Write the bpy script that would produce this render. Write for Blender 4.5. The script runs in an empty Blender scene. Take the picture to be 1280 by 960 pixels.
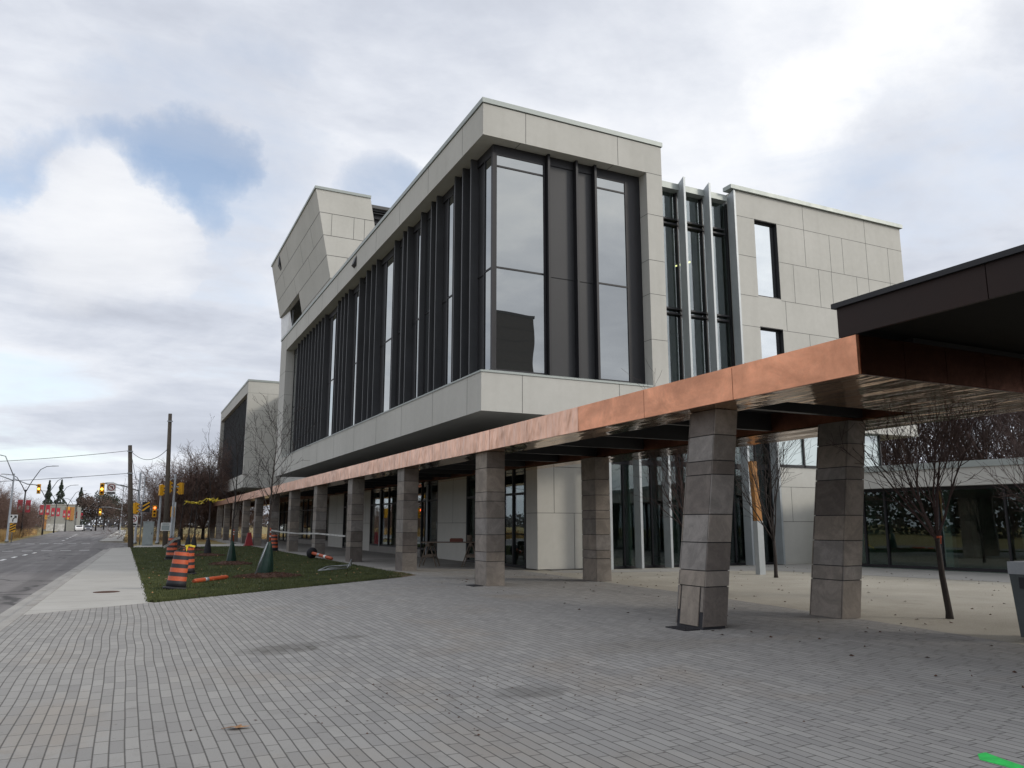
import bpy, math, random
import numpy as np
from mathutils import Vector, Matrix, noise as mnoise
R = math.radians
scene = bpy.context.scene
col = scene.collection
rnd = random.Random(7)

# ------------------------------------------------------------------ helpers
def tag(o, label=None, cat=None, group=None, kind=None):
    if label: o['label'] = label
    if cat: o['category'] = cat
    if group: o['group'] = group
    if kind: o['kind'] = kind
    elif cat: o['kind'] = 'thing'
    return o

def empty(name, loc, rz=0.0):
    o = bpy.data.objects.new(name, None)
    o.location = loc; o.rotation_euler = (0, 0, rz); o.empty_display_size = 0.3
    col.objects.link(o)
    return o

def copy_tree(o, parent=None):
    c = o.copy(); col.objects.link(c)
    if parent is not None: c.parent = parent
    for ch in list(o.children): copy_tree(ch, c)
    return c

class MB:
    """collects polygons, then links them as ONE mesh object"""
    def __init__(self): self.v = []; self.f = []; self.m = []; self.s = []
    def face(self, pts, m=0, smooth=False):
        n = len(self.v); self.v += [tuple(p) for p in pts]
        self.f.append(tuple(range(n, n + len(pts)))); self.m.append(m); self.s.append(smooth)
    def box(self, x0, x1, y0, y1, z0, z1, m=0, M=None):
        if x0 > x1: x0, x1 = x1, x0
        if y0 > y1: y0, y1 = y1, y0
        if z0 > z1: z0, z1 = z1, z0
        P = [(x0,y0,z0),(x1,y0,z0),(x1,y1,z0),(x0,y1,z0),(x0,y0,z1),(x1,y0,z1),(x1,y1,z1),(x0,y1,z1)]
        if M is not None: P = [tuple(M @ Vector(p)) for p in P]
        self.hexa(P, m)
    def hexa(self, P, m=0):
        n = len(self.v); self.v += [tuple(p) for p in P]
        for q in ((0,3,2,1),(4,5,6,7),(0,1,5,4),(1,2,6,5),(2,3,7,6),(3,0,4,7)):
            self.f.append(tuple(n + i for i in q)); self.m.append(m); self.s.append(False)
    def prism(self, poly, z0, z1, m=0, top=True):
        n = len(self.v); k = len(poly)
        self.v += [(p[0], p[1], z0) for p in poly] + [(p[0], p[1], z1) for p in poly]
        self.f.append(tuple(n + k + i for i in range(k))); self.m.append(m); self.s.append(False)
        self.f.append(tuple(n + k - 1 - i for i in range(k))); self.m.append(m); self.s.append(False)
        for i in range(k):
            j = (i + 1) % k
            self.f.append((n + i, n + j, n + k + j, n + k + i)); self.m.append(m); self.s.append(False)
    def tube(self, pts, rad, n=6, m=0, caps=True, smooth=True):
        pts = [Vector(p) for p in pts]; k0 = len(self.v)
        if not hasattr(rad, '__len__'): rad = [rad] * len(pts)
        up = None
        for i, p in enumerate(pts):
            d = (pts[min(i+1, len(pts)-1)] - pts[max(i-1, 0)])
            if d.length < 1e-9: d = Vector((0,0,1))
            d.normalize()
            if up is None:
                up = d.orthogonal().normalized()
            up = (up - d * up.dot(d))
            if up.length < 1e-6: up = d.orthogonal()
            up.normalize(); w = d.cross(up)
            for j in range(n):
                a = 2 * math.pi * j / n
                self.v.append(tuple(p + (up * math.cos(a) + w * math.sin(a)) * rad[i]))
        for i in range(len(pts) - 1):
            for j in range(n):
                a = k0 + i*n + j; b = k0 + i*n + (j+1) % n
                self.f.append((a, b, b + n, a + n)); self.m.append(m); self.s.append(smooth)
        if caps:
            self.f.append(tuple(k0 + n - 1 - j for j in range(n))); self.m.append(m); self.s.append(False)
            e = k0 + (len(pts)-1)*n
            self.f.append(tuple(e + j for j in range(n))); self.m.append(m); self.s.append(False)
    def lathe(self, prof, n=20, m=0, M=None, mats=None, smooth=True):
        k0 = len(self.v)
        for (r, z) in prof:
            for j in range(n):
                a = 2*math.pi*j/n; p = Vector((r*math.cos(a), r*math.sin(a), z))
                self.v.append(tuple(M @ p) if M is not None else tuple(p))
        for i in range(len(prof)-1):
            for j in range(n):
                a = k0+i*n+j; b = k0+i*n+(j+1) % n
                self.f.append((a, b, b+n, a+n)); self.m.append(mats[i] if mats else m); self.s.append(smooth)
        self.f.append(tuple(k0+n-1-j for j in range(n))); self.m.append(mats[0] if mats else m); self.s.append(False)
        e = k0+(len(prof)-1)*n
        self.f.append(tuple(e+j for j in range(n))); self.m.append(mats[-1] if mats else m); self.s.append(False)
    def build(self, name, mats, parent=None, loc=None):
        me = bpy.data.meshes.new(name)
        me.from_pydata(self.v, [], self.f); 
        if not isinstance(mats, (list, tuple)): mats = [mats]
        for mt in mats: me.materials.append(mt)
        me.polygons.foreach_set('material_index', self.m)
        me.polygons.foreach_set('use_smooth', self.s)
        me.update()
        o = bpy.data.objects.new(name, me); col.objects.link(o)
        if loc: o.location = loc
        if parent is not None: o.parent = parent
        return o

# ------------------------------------------------------------------ materials
def newmat(name):
    m = bpy.data.materials.new(name); m.use_nodes = True
    nt = m.node_tree; nt.nodes.clear()
    return m, nt, nt.nodes, nt.links

class N:
    def __init__(self, nt): self.nt = nt
    def __call__(self, t, **kw):
        n = self.nt.nodes.new(t)
        for k, v in kw.items():
            if k.startswith('i_'):
                key = k[2:]; key = int(key) if key.isdigit() else key.replace('_', ' ')
                if hasattr(v, 'is_output') and v.is_output: self.nt.links.new(v, n.inputs[key])
                else: n.inputs[key].default_value = v
            else: setattr(n, k, v)
        return n
    def math(self, op, a, b=None, c=None, clamp=False):
        n = self.nt.nodes.new('ShaderNodeMath'); n.operation = op; n.use_clamp = clamp
        for i, x in enumerate((a, b, c)):
            if x is None: continue
            if hasattr(x, 'is_output'): self.nt.links.new(x, n.inputs[i])
            else: n.inputs[i].default_value = x
        return n.outputs[0]
    def mix(self, f, a, b, blend='MIX'):
        n = self.nt.nodes.new('ShaderNodeMix'); n.data_type = 'RGBA'; n.blend_type = blend
        for k, x in ((0, f), (6, a), (7, b)):
            if hasattr(x, 'is_output'): self.nt.links.new(x, n.inputs[k])
            else:
                n.inputs[k].default_value = x if k == 0 else ((*x, 1.0) if len(x) == 3 else x)
        return n.outputs[2]
    def ramp(self, f, stops, interp='LINEAR'):
        n = self.nt.nodes.new('ShaderNodeValToRGB'); n.color_ramp.interpolation = interp
        e = n.color_ramp.elements
        while len(e) < len(stops): e.new(0.5)
        for i, (p, c) in enumerate(stops):
            e[i].position = p
            e[i].color = (c, c, c, 1) if not hasattr(c, '__len__') else (*c, 1.0)[:4]
        self.nt.links.new(f, n.inputs[0])
        return n.outputs[0]
    def noise(self, vec, scale, detail=4, rough=0.55, dist=0.0, out=0):
        n = self.nt.nodes.new('ShaderNodeTexNoise')
        n.inputs['Scale'].default_value = scale; n.inputs['Detail'].default_value = detail
        n.inputs['Roughness'].default_value = rough; n.inputs['Distortion'].default_value = dist
        if vec is not None: self.nt.links.new(vec, n.inputs['Vector'])
        return n.outputs[out]
    def pos(self): return self.nt.nodes.new('ShaderNodeNewGeometry').outputs['Position']
    def obj(self): return self.nt.nodes.new('ShaderNodeTexCoord').outputs['Object']
    def scale(self, v, s):
        n = self.nt.nodes.new('ShaderNodeVectorMath'); n.operation = 'MULTIPLY'
        self.nt.links.new(v, n.inputs[0]); n.inputs[1].default_value = s
        return n.outputs[0]
    def out(self, bsdf):
        o = self.nt.nodes.new('ShaderNodeOutputMaterial'); self.nt.links.new(bsdf, o.inputs[0]); return o
    def bump(self, h, strength=0.3, dist=0.02):
        n = self.nt.nodes.new('ShaderNodeBump'); n.inputs['Strength'].default_value = strength
        n.inputs['Distance'].default_value = dist; self.nt.links.new(h, n.inputs['Height'])
        return n.outputs[0]

def surf(name, c, rough=0.6, metal=0.0, var=0.12, scale=3.0, fine=40.0, bump=0.15, bdist=0.004, spec=0.4, c2=None, stretch=(1,1,1)):
    """plain surface with soft colour variation and grain"""
    m, nt, ns, ln = newmat(name); n = N(nt)
    p = n.scale(n.pos(), stretch)
    a = n.noise(p, scale, 5, 0.6); b = n.noise(p, fine, 3, 0.6)
    lo = tuple(x*(1-var) for x in c); hi = c2 if c2 else tuple(min(1, x*(1+var)) for x in c)
    colr = n.mix(n.ramp(a, [(0.3, 0.0), (0.7, 1.0)]), lo, hi)
    colr = n.mix(0.35, colr, n.ramp(b, [(0.2, 0.35), (0.8, 0.65)]), 'SOFT_LIGHT')
    bs = n('ShaderNodeBsdfPrincipled', i_Roughness=rough, i_Metallic=metal)
    bs.inputs['Specular IOR Level'].default_value = spec
    ln.new(colr, bs.inputs['Base Color'])
    if bump: ln.new(n.bump(b, bump, bdist), bs.inputs['Normal'])
    rr = n.math('MULTIPLY_ADD', a, 0.25, rough - 0.125, clamp=True); ln.new(rr, bs.inputs['Roughness'])
    n.out(bs.outputs[0])
    return m

def emit(name, c, s):
    m, nt, ns, ln = newmat(name); n = N(nt)
    e = n('ShaderNodeEmission', i_Color=(*c, 1), i_Strength=s); n.out(e.outputs[0]); return m

def glass(name, f0=0.2, tint=(0.5,0.58,0.56), opaque=None, rough=0.0, wav=0.02):
    """window glass: mirror layer by angle over see-through (or dark) body"""
    m, nt, ns, ln = newmat(name); n = N(nt)
    lw = n('ShaderNodeLayerWeight', i_Blend=0.5)
    f = n.math('POWER', lw.outputs['Facing'], 3.3)
    f = n.math('MULTIPLY_ADD', f, 0.92 - f0, f0)
    gl = n('ShaderNodeBsdfGlossy', i_Roughness=rough, i_Color=(0.93,0.97,0.98,1))
    if wav:
        h = n.noise(n.pos(), 0.55, 1, 0.4)
        b = n.bump(h, wav, 0.25); ln.new(b, gl.inputs['Normal'])
    if opaque:
        body = n('ShaderNodeBsdfDiffuse', i_Color=(*opaque, 1))
    else:
        body = n('ShaderNodeBsdfTransparent', i_Color=(*tint, 1))
    mx = n('ShaderNodeMixShader'); ln.new(f, mx.inputs[0]); ln.new(body.outputs[0], mx.inputs[1]); ln.new(gl.outputs[0], mx.inputs[2])
    n.out(mx.outputs[0]); return m

M = {}
def concrete_mat():
    m, nt, ns, ln = newmat('gfrc_panel'); n = N(nt); p = n.pos()
    a = n.noise(p, 0.33, 4, 0.55); st = n.noise(n.scale(p, (2.2,2.2,0.12)), 1.0, 5, 0.6); b = n.noise(p, 55, 4, 0.65); mid = n.noise(p, 4.5, 5, 0.6)
    c = n.mix(n.ramp(a, [(0.3, 0.0), (0.7, 1.0)]), (0.465,0.460,0.425), (0.525,0.518,0.482))
    c = n.mix(n.ramp(st, [(0.50, 0.0), (0.78, 0.16)]), c, (0.30,0.29,0.26))
    c = n.mix(0.22, c, n.ramp(mid, [(0.3, 0.38), (0.7, 0.62)]), 'SOFT_LIGHT')
    c = n.mix(0.3, c, n.ramp(b, [(0.25, 0.35), (0.75, 0.65)]), 'SOFT_LIGHT')
    bs = n('ShaderNodeBsdfPrincipled', i_Roughness=0.78); bs.inputs['Specular IOR Level'].default_value = 0.3
    ln.new(c, bs.inputs['Base Color']); ln.new(n.bump(b, 0.12, 0.002), bs.inputs['Normal']); n.out(bs.outputs[0]); return m
M['concrete'] = concrete_mat()
M['joint'] = surf('panel_joint', (0.095,0.094,0.09), 0.9, bump=0)
M['coping'] = surf('pale_metal_coping', (0.33,0.36,0.345), 0.5, 0.3, var=0.04, bump=0)
M['dark'] = surf('charcoal_metal', (0.022,0.022,0.025), 0.5, 0.2, var=0.15, scale=1.2, bump=0.03)
M['spandrel'] = surf('spandrel_metal', (0.032,0.033,0.036), 0.48, 0.2, var=0.12, scale=0.8, bump=0.03)
M['finm'] = surf('fin_metal', (0.062,0.064,0.068), 0.5, 0.2, var=0.12, scale=0.8, bump=0.02)
M['steel'] = surf('pale_steel', (0.40,0.43,0.445), 0.5, 0.3, var=0.06, bump=0.03)
M['soffitc'] = surf('soffit_panel', (0.34,0.335,0.31), 0.8, var=0.05, bump=0)
M['glass_hi'] = glass('reflective_glass', 0.25, opaque=(0.03,0.032,0.032), wav=0.022)
M['glass_bright'] = glass('mirror_glass', 0.55, opaque=(0.03,0.032,0.032))
M['glass_mid'] = glass('stair_glass', 0.20, tint=(0.50,0.58,0.54))
M['glass_lo'] = glass('clear_glass', 0.07, tint=(0.60,0.70,0.66))
M['glass_pale'] = glass('clerestory_glass', 0.3, opaque=(0.42,0.5,0.47))
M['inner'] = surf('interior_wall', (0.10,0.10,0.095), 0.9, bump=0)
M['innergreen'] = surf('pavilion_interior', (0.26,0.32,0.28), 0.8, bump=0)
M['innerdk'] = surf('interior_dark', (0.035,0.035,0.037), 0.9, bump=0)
M['stair_green'] = surf('stair_wall', (0.05,0.10,0.075), 0.8, bump=0)
M['plastic'] = surf('plastic_sheet', (0.72,0.73,0.74), 0.35, var=0.1, scale=2.5, fine=7, bump=0.7, bdist=0.06)
M['roof'] = surf('roofing', (0.12,0.12,0.12), 0.9)
M['lampglow'] = emit('lamp_glow', (1.0,0.78,0.35), 6.0)
M['galv'] = surf('galvanised', (0.33,0.35,0.37), 0.45, 0.6, var=0.1)
M['cabinet'] = surf('cabinet_paint', (0.30,0.34,0.34), 0.5, 0.1)
M['wood_pole'] = surf('weathered_pole', (0.105,0.088,0.072), 0.9, var=0.3, scale=6, fine=30, stretch=(4,4,0.4), bump=0.4, bdist=0.02)
M['bark'] = surf('bark', (0.036,0.029,0.026), 0.9, var=0.3, scale=8, bump=0.4, bdist=0.01)
M['bark_red'] = surf('reddish_bark', (0.17,0.112,0.092), 0.9, var=0.3, scale=4, bump=0.2)
M['twig'] = surf('twig', (0.030,0.024,0.022), 0.9, var=0.2, scale=4, bump=0)
M['twig_red'] = surf('reddish_twig', (0.058,0.038,0.036), 0.9, var=0.25, scale=1, bump=0)
M['bag'] = surf('green_bag', (0.010,0.036,0.025), 0.4, var=0.35, scale=4, fine=14, bump=0.5, bdist=0.03)
M['orange'] = surf('safety_orange', (0.40,0.075,0.026), 0.5, var=0.12, scale=5, fine=20, bump=0.05)
M['black'] = surf('black_rubber', (0.018,0.018,0.022), 0.65, var=0.3, scale=6, bump=0.1)
M['white'] = surf('white_paint', (0.74,0.74,0.72), 0.55, var=0.06)
M['wornwhite'] = surf('worn_white', (0.42,0.42,0.40), 0.7, var=0.4, scale=1.5, fine=12)
M['yellow'] = surf('signal_yellow', (0.70,0.36,0.015), 0.45, var=0.08)
M['tape'] = surf('yellow_tape', (0.72,0.55,0.04), 0.4, var=0.1)
M['red'] = surf('red_paint', (0.26,0.02,0.025), 0.5, var=0.15)
M['timber'] = surf('grey_timber', (0.15,0.12,0.095), 0.85, var=0.3, scale=5, fine=30, stretch=(1,1,5))
M['ply'] = surf('orange_timber', (0.36,0.17,0.05), 0.6, var=0.2, scale=2, stretch=(5,5,0.6))
M['mulch'] = surf('mulch', (0.085,0.042,0.028), 0.95, var=0.5, scale=12, fine=40, bump=1.0, bdist=0.04)
M['binm'] = surf('grey_bin', (0.075,0.085,0.088), 0.5, 0.2, var=0.1)
M['brick_dark'] = surf('dark_brick', (0.06,0.048,0.042), 0.9, var=0.2)
M['signalred'] = emit('red_lamp', (1.0,0.10,0.03), 6.0)
M['signalamber'] = emit('amber_lamp', (1.0,0.50,0.05), 6.0)
M['lens'] = surf('dark_lens', (0.05,0.025,0.02), 0.3)
M['leaf'] = surf('dry_leaf', (0.30,0.16,0.07), 0.7, var=0.3, scale=30)
M['paint_green'] = surf('green_spray', (0.03,0.55,0.10), 0.7, var=0.2, scale=12)
M['farwall'] = surf('grey_block_wall', (0.27,0.27,0.245), 0.85, var=0.08)
M['needles'] = surf('needles', (0.028,0.040,0.028), 0.9, var=0.4, scale=1.5, bump=0)
M['brownleaf'] = surf('brown_foliage', (0.060,0.042,0.034), 0.9, var=0.4, scale=1.0, bump=0)
M['oliveleaf'] = surf('olive_foliage', (0.040,0.042,0.028), 0.9, var=0.4, scale=1.0, bump=0)
M['drygrass'] = surf('dry_tall_grass', (0.36,0.24,0.105), 0.9, var=0.35, scale=0.6, bump=0)
M['grassblade'] = surf('grass_blade', (0.052,0.080,0.022), 0.75, var=0.5, scale=1.1, bump=0, c2=(0.105,0.115,0.038))
M['wire'] = surf('black_wire', (0.02,0.02,0.02), 0.6, bump=0)
M['brownmetal'] = surf('dark_brown_metal', (0.021,0.011,0.009), 0.55, 0.0, var=0.25, scale=0.7, bump=0.03, spec=0.25)
M['darkmetal2'] = surf('dark_soffit_metal', (0.016,0.015,0.013), 0.85, 0.0, var=0.3, scale=1.2, stretch=(1,8,1), spec=0.08)
M['carwhite'] = surf('white_car_paint', (0.7,0.7,0.7), 0.25)
M['cargrey'] = surf('grey_car_paint', (0.12,0.13,0.15), 0.25)

def copper(name, base, rough, patch, bumpS, sc=(1.0,1.0,1.0), bdist=0.03, bscale=1.1, metal=1.0):
    m, nt, ns, ln = newmat(name); n = N(nt)
    p = n.pos()
    a = n.noise(n.scale(p, sc), 0.9, 6, 0.65, 0.6); b = n.noise(p, 14, 4, 0.7)
    f = n.ramp(a, [(0.36, 0.0), (0.52, 0.45), (0.68, 1.0)])
    c = n.mix(f, tuple(x*patch for x in base), base)
    c = n.mix(0.4, c, n.ramp(b, [(0.25, 0.30), (0.75, 0.62)]), 'SOFT_LIGHT')
    bs = n('ShaderNodeBsdfPrincipled', i_Metallic=metal)
    ln.new(c, bs.inputs['Base Color'])
    r = n.math('MULTIPLY_ADD', b, 0.2, rough - 0.1, clamp=True); ln.new(r, bs.inputs['Roughness'])
    h = n.noise(n.scale(p, sc), bscale, 2, 0.5)
    ln.new(n.bump(h, bumpS, bdist), bs.inputs['Normal'])
    n.out(bs.outputs[0]); return m
M['copper'] = copper('copper_sheet', (0.86,0.40,0.235), 0.34, 0.58, 0.8, (1,1.0,1.6), metal=0.9)
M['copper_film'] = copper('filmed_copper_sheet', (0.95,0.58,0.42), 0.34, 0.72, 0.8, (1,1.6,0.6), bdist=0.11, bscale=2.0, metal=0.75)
M['copper_soffit'] = copper('polished_copper_soffit', (1.0,0.66,0.40), 0.12, 0.85, 0.65, (2.2,0.5,1), bdist=0.07, bscale=1.3)
M['copper_end_shaded'] = copper('smooth_shaded_copper', (0.27,0.12,0.078), 0.20, 0.7, 0.12, metal=1.0)  # same copper, base colour darkened to paint in the end face's shade
M['copper_dark'] = copper('aged_copper', (0.30,0.135,0.09), 0.5, 0.5, 0.2)

# stone tiles of five shades
TILES = []
for i, c in enumerate(((0.208,0.182,0.158),(0.245,0.216,0.188),(0.185,0.165,0.146),(0.228,0.210,0.194),(0.142,0.122,0.108),(0.252,0.216,0.180))):
    m, nt, ns, ln = newmat('slate_tile_%s' % 'abcdef'[i]); n = N(nt); p = n.pos()
    a = n.noise(p, 2.3, 6, 0.65, 0.8); b = n.noise(p, 26, 5, 0.7)
    cc = n.mix(n.ramp(a, [(0.42, 0.0), (0.62, 1.0)]), tuple(x*0.80 for x in c), tuple(x*1.12 for x in c))
    cc = n.mix(n.ramp(n.noise(p, 3.1, 3, 0.7, 2.0), [(0.60, 0.0), (0.68, 0.35)]), cc, tuple(x*0.55 for x in c))
    cc = n.mix(0.4, cc, n.ramp(b, [(0.25, 0.33), (0.75, 0.66)]), 'SOFT_LIGHT')
    bs = n('ShaderNodeBsdfPrincipled', i_Roughness=0.72); bs.inputs['Specular IOR Level'].default_value = 0.35
    ln.new(cc, bs.inputs['Base Color']); ln.new(n.bump(b, 0.35, 0.006), bs.inputs['Normal']); n.out(bs.outputs[0]); TILES.append(m)

# pavers: narrow courses along Y with random lengths
def paver_mat():
    m, nt, ns, ln = newmat('linear_concrete_pavers'); n = N(nt)
    p = n.pos()
    sx = n('ShaderNodeSeparateXYZ'); ln.new(p, sx.inputs[0])
    X, Y = sx.outputs[0], sx.outputs[1]
    wv = n.noise(p, 0.35, 1, 0.4)
    chip = n.noise(p, 38, 3, 0.7)
    chipv = n.math('MULTIPLY_ADD', chip, 0.006, -0.003)
    X2 = n.math('ADD', X, n.math('MULTIPLY_ADD', wv, 0.10, -0.05))
    W, L = 0.105, 0.36
    u = n.math('DIVIDE', X2, W); ui = n.math('FLOOR', u); uf = n.math('FRACT', u)
    wn = n('ShaderNodeTexWhiteNoise', noise_dimensions='1D'); ln.new(ui, wn.inputs['W'])
    v = n.math('ADD', n.math('DIVIDE', Y, L), n.math('MULTIPLY', wn.outputs[0], 7.3))
    vi = n.math('FLOOR', v); vf0 = n.math('FRACT', v)
    cmb = n('ShaderNodeCombineXYZ'); ln.new(ui, cmb.inputs[0]); ln.new(vi, cmb.inputs[1])
    wn2 = n('ShaderNodeTexWhiteNoise', noise_dimensions='2D'); ln.new(cmb.outputs[0], wn2.inputs['Vector'])
    # joints
    du = n.math('MULTIPLY', n.math('MINIMUM', uf, n.math('SUBTRACT', 1.0, uf)), W)
    dv = n.math('MULTIPLY', n.math('MINIMUM', vf0, n.math('SUBTRACT', 1.0, vf0)), L)
    du = n.math('ADD', du, chipv); dv = n.math('ADD', dv, chipv)
    ja = n.ramp(du, [(0.0025, 0.0), (0.007, 1.0)])
    jb = n.ramp(dv, [(0.003, 0.0), (0.0075, 1.0)])
    j = n.math('MULTIPLY', ja, jb)
    rv = wn2.outputs[0]
    c = n.ramp(rv, [(0.0, (0.238,0.234,0.227)), (0.3, (0.262,0.256,0.247)), (0.7, (0.284,0.279,0.268)), (0.93, (0.312,0.305,0.291)), (1.0, (0.218,0.214,0.21))])
    big = n.noise(p, 0.22, 5, 0.6)
    c = n.mix(n.ramp(big, [(0.35, 0.0), (0.7, 0.35)]), c, (0.23,0.222,0.207))
    warm = n.noise(p, 0.5, 4, 0.6, out=1)
    fw = n('ShaderNodeSeparateColor'); ln.new(warm, fw.inputs[0])
    c = n.mix(n.ramp(fw.outputs[1], [(0.54, 0.0), (0.75, 0.30)]), c, (0.26,0.20,0.135))
    grain = n.noise(p, 90, 4, 0.7)
    c = n.mix(0.5, c, n.ramp(grain, [(0.25, 0.32), (0.75, 0.68)]), 'SOFT_LIGHT')
    blot = n.noise(p, 1.9, 6, 0.68, 0.6)
    c = n.mix(n.ramp(blot, [(0.56, 0.0), (0.74, 0.34)]), c, (0.135,0.128,0.115))
    speck = n.noise(p, 17, 2, 0.5)
    c = n.mix(n.ramp(speck, [(0.70, 0.0), (0.76, 0.45)]), c, (0.09,0.085,0.08))
    # spill stains
    def blob(cx, cy, rx, ry, amt, colr, c, ang=0.0):
        mp = n('ShaderNodeMapping', vector_type='TEXTURE'); mp.inputs['Location'].default_value = (cx, cy, 0)
        mp.inputs['Rotation'].default_value = (0, 0, ang); mp.inputs['Scale'].default_value = (rx, ry, 1)
        nz = n.noise(p, 4.6, 6, 0.7, out=1)
        add = n('ShaderNodeVectorMath', operation='MULTIPLY_ADD'); ln.new(nz, add.inputs[0]); add.inputs[1].default_value = (1.7*rx, 1.7*ry, 0); 
        sb = n('ShaderNodeVectorMath', operation='MULTIPLY_ADD'); 
        ln.new(p, add.inputs[2])
        add2 = n('ShaderNodeVectorMath', operation='SUBTRACT'); ln.new(add.outputs[0], add2.inputs[0]); add2.inputs[1].default_value = (0.85*rx, 0.85*ry, 0)
        fl = n('ShaderNodeVectorMath', operation='MULTIPLY'); ln.new(add2.outputs[0], fl.inputs[0]); fl.inputs[1].default_value = (1,1,0)
        ln.new(fl.outputs[0], mp.inputs[0])
        le = n('ShaderNodeVectorMath', operation='LENGTH'); ln.new(mp.outputs[0], le.inputs[0])
        f = n.math('MULTIPLY', n.ramp(le.outputs['Value'], [(0.45, amt), (1.0, 0.0)]), n.math('MULTIPLY_ADD', rv, 0.9, 0.5))
        return n.mix(f, c, colr)
    c = blob(2.05, 11.2, 0.75, 0.50, 0.62, (0.075,0.070,0.060), c, 0.4)
    c = blob(3.1, 11.9, 0.35, 0.25, 0.45, (0.085,0.08,0.07), c, 0.2)
    c = blob(3.75, 7.3, 0.5, 0.35, 0.45, (0.08,0.076,0.07), c)
    c = blob(-1.72, 11.0, 0.22, 0.8, 0.6, (0.42,0.24,0.05), c)
    c = blob(-1.35, 5.6, 0.3, 1.2, 0.45, (0.10,0.07,0.05), c)
    c = blob(-0.45, 8.0, 0.5, 1.4, 0.14, (0.27,0.185,0.10), c)
    c = blob(-1.1, 7.9, 0.3, 1.2, 0.14, (0.27,0.18,0.09), c)
    c = blob(6.6, 9.3, 1.6, 0.8, 0.25, (0.12,0.105,0.085), c)
    c = n.mix(n.math('SUBTRACT', 1.0, j), c, (0.070,0.066,0.061))
    bs = n('ShaderNodeBsdfPrincipled', i_Roughness=0.85); bs.inputs['Specular IOR Level'].default_value = 0.3
    ln.new(c, bs.inputs['Base Color'])
    hh = n.math('ADD', n.math('MULTIPLY', j, 0.8), n.math('ADD', n.math('MULTIPLY', rv, 0.25), n.math('MULTIPLY', grain, 0.25)))
    ln.new(n.bump(hh, 0.6, 0.006), bs.inputs['Normal'])
    n.out(bs.outputs[0]); return m
M['pavers'] = paver_mat()

def ground_mat(name, c1, c2, c3, s1, s2, fine, bump=0.5, bd=0.01, rough=0.9, marks=None):
    m, nt, ns, ln = newmat(name); n = N(nt); p = n.pos()
    a = n.noise(p, s1, 6, 0.62); b = n.noise(p, s2, 5, 0.65, 0.5); g = n.noise(p, fine, 3, 0.7)
    c = n.mix(n.ramp(a, [(0.35, 0.0), (0.65, 1.0)]), c1, c2)
    c = n.mix(n.ramp(b, [(0.55, 0.0), (0.75, 0.6)]), c, c3)
    c = n.mix(0.55, c, n.ramp(g, [(0.25, 0.28), (0.75, 0.70)]), 'SOFT_LIGHT')
    if marks: c = marks(n, ln, p, c)
    bs = n('ShaderNodeBsdfPrincipled', i_Roughness=rough); bs.inputs['Specular IOR Level'].default_value = 0.3
    ln.new(c, bs.inputs['Base Color']); ln.new(n.bump(g, bump, bd), bs.inputs['Normal']); n.out(bs.outputs[0]); return m

def asphalt_marks(n, ln, p, c):
    st = n.scale(p, (1.0, 0.035, 1.0))
    s = n.noise(st, 1.6, 5, 0.6)
    c = n.mix(n.ramp(s, [(0.42, 0.55), (0.58, 0.0)]), c, (0.085,0.078,0.077))
    vo = n('ShaderNodeTexVoronoi', feature='DISTANCE_TO_EDGE'); vo.inputs['Scale'].default_value = 0.16
    nz = n.noise(p, 0.8, 4, 0.6, out=1)
    ad = n('ShaderNodeVectorMath', operation='MULTIPLY_ADD'); ln.new(nz, ad.inputs[0]); ad.inputs[1].default_value = (1.8,1.8,0); ln.new(p, ad.inputs[2])
    ln.new(ad.outputs[0], vo.inputs['Vector'])
    c = n.mix(n.ramp(vo.outputs[0], [(0.006, 0.75), (0.016, 0.0)]), c, (0.025,0.024,0.024))
    return c
def slab_marks(n, ln, p, c):
    sx = n('ShaderNodeSeparateXYZ'); ln.new(p, sx.inputs[0])
    fr = n.math('FRACT', n.math('DIVIDE', sx.outputs[1], 1.65))
    d = n.math('MINIMUM', fr, n.math('SUBTRACT', 1.0, fr))
    return n.mix(n.ramp(d, [(0.006, 0.7), (0.012, 0.0)]), c, (0.12,0.115,0.105))
M['asphalt'] = ground_mat('asphalt', (0.150,0.141,0.139), (0.205,0.195,0.190), (0.115,0.107,0.105), 0.3, 0.15, 60, 0.5, 0.008, 0.8, asphalt_marks)
M['sidewalk'] = ground_mat('sidewalk_concrete', (0.35,0.34,0.315), (0.40,0.39,0.365), (0.30,0.285,0.26), 0.5, 1.2, 70, 0.25, 0.004, 0.85, slab_marks)
M['kerbm'] = ground_mat('kerb_concrete', (0.27,0.26,0.245), (0.34,0.33,0.31), (0.17,0.15,0.13), 0.6, 1.5, 50, 0.3, 0.005)
M['gravel'] = ground_mat('fine_limestone_gravel', (0.31,0.29,0.245), (0.385,0.362,0.31), (0.24,0.222,0.187), 0.4, 0.9, 55, 0.8, 0.02)
M['walk'] = ground_mat('court_concrete', (0.27,0.265,0.25), (0.32,0.31,0.29), (0.23,0.22,0.205), 0.5, 1.1, 60, 0.3, 0.005)
M['slab'] = ground_mat('colonnade_slab', (0.22,0.21,0.195), (0.27,0.26,0.245), (0.17,0.16,0.145), 0.5, 1.1, 60, 0.3, 0.005)
M['field'] = ground_mat('dry_grass_field', (0.19,0.155,0.060), (0.24,0.185,0.08), (0.13,0.125,0.045), 0.12, 0.4, 14, 0.8, 0.05)
M['soil'] = ground_mat('bare_soil', (0.12,0.085,0.05), (0.17,0.12,0.07), (0.06,0.06,0.025), 1.5, 2.5, 30, 1.0, 0.03)
M['lawnm'] = ground_mat('turf', (0.034,0.050,0.015), (0.052,0.066,0.020), (0.080,0.068,0.032), 0.5, 0.8, 45, 0.9, 0.03)

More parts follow.
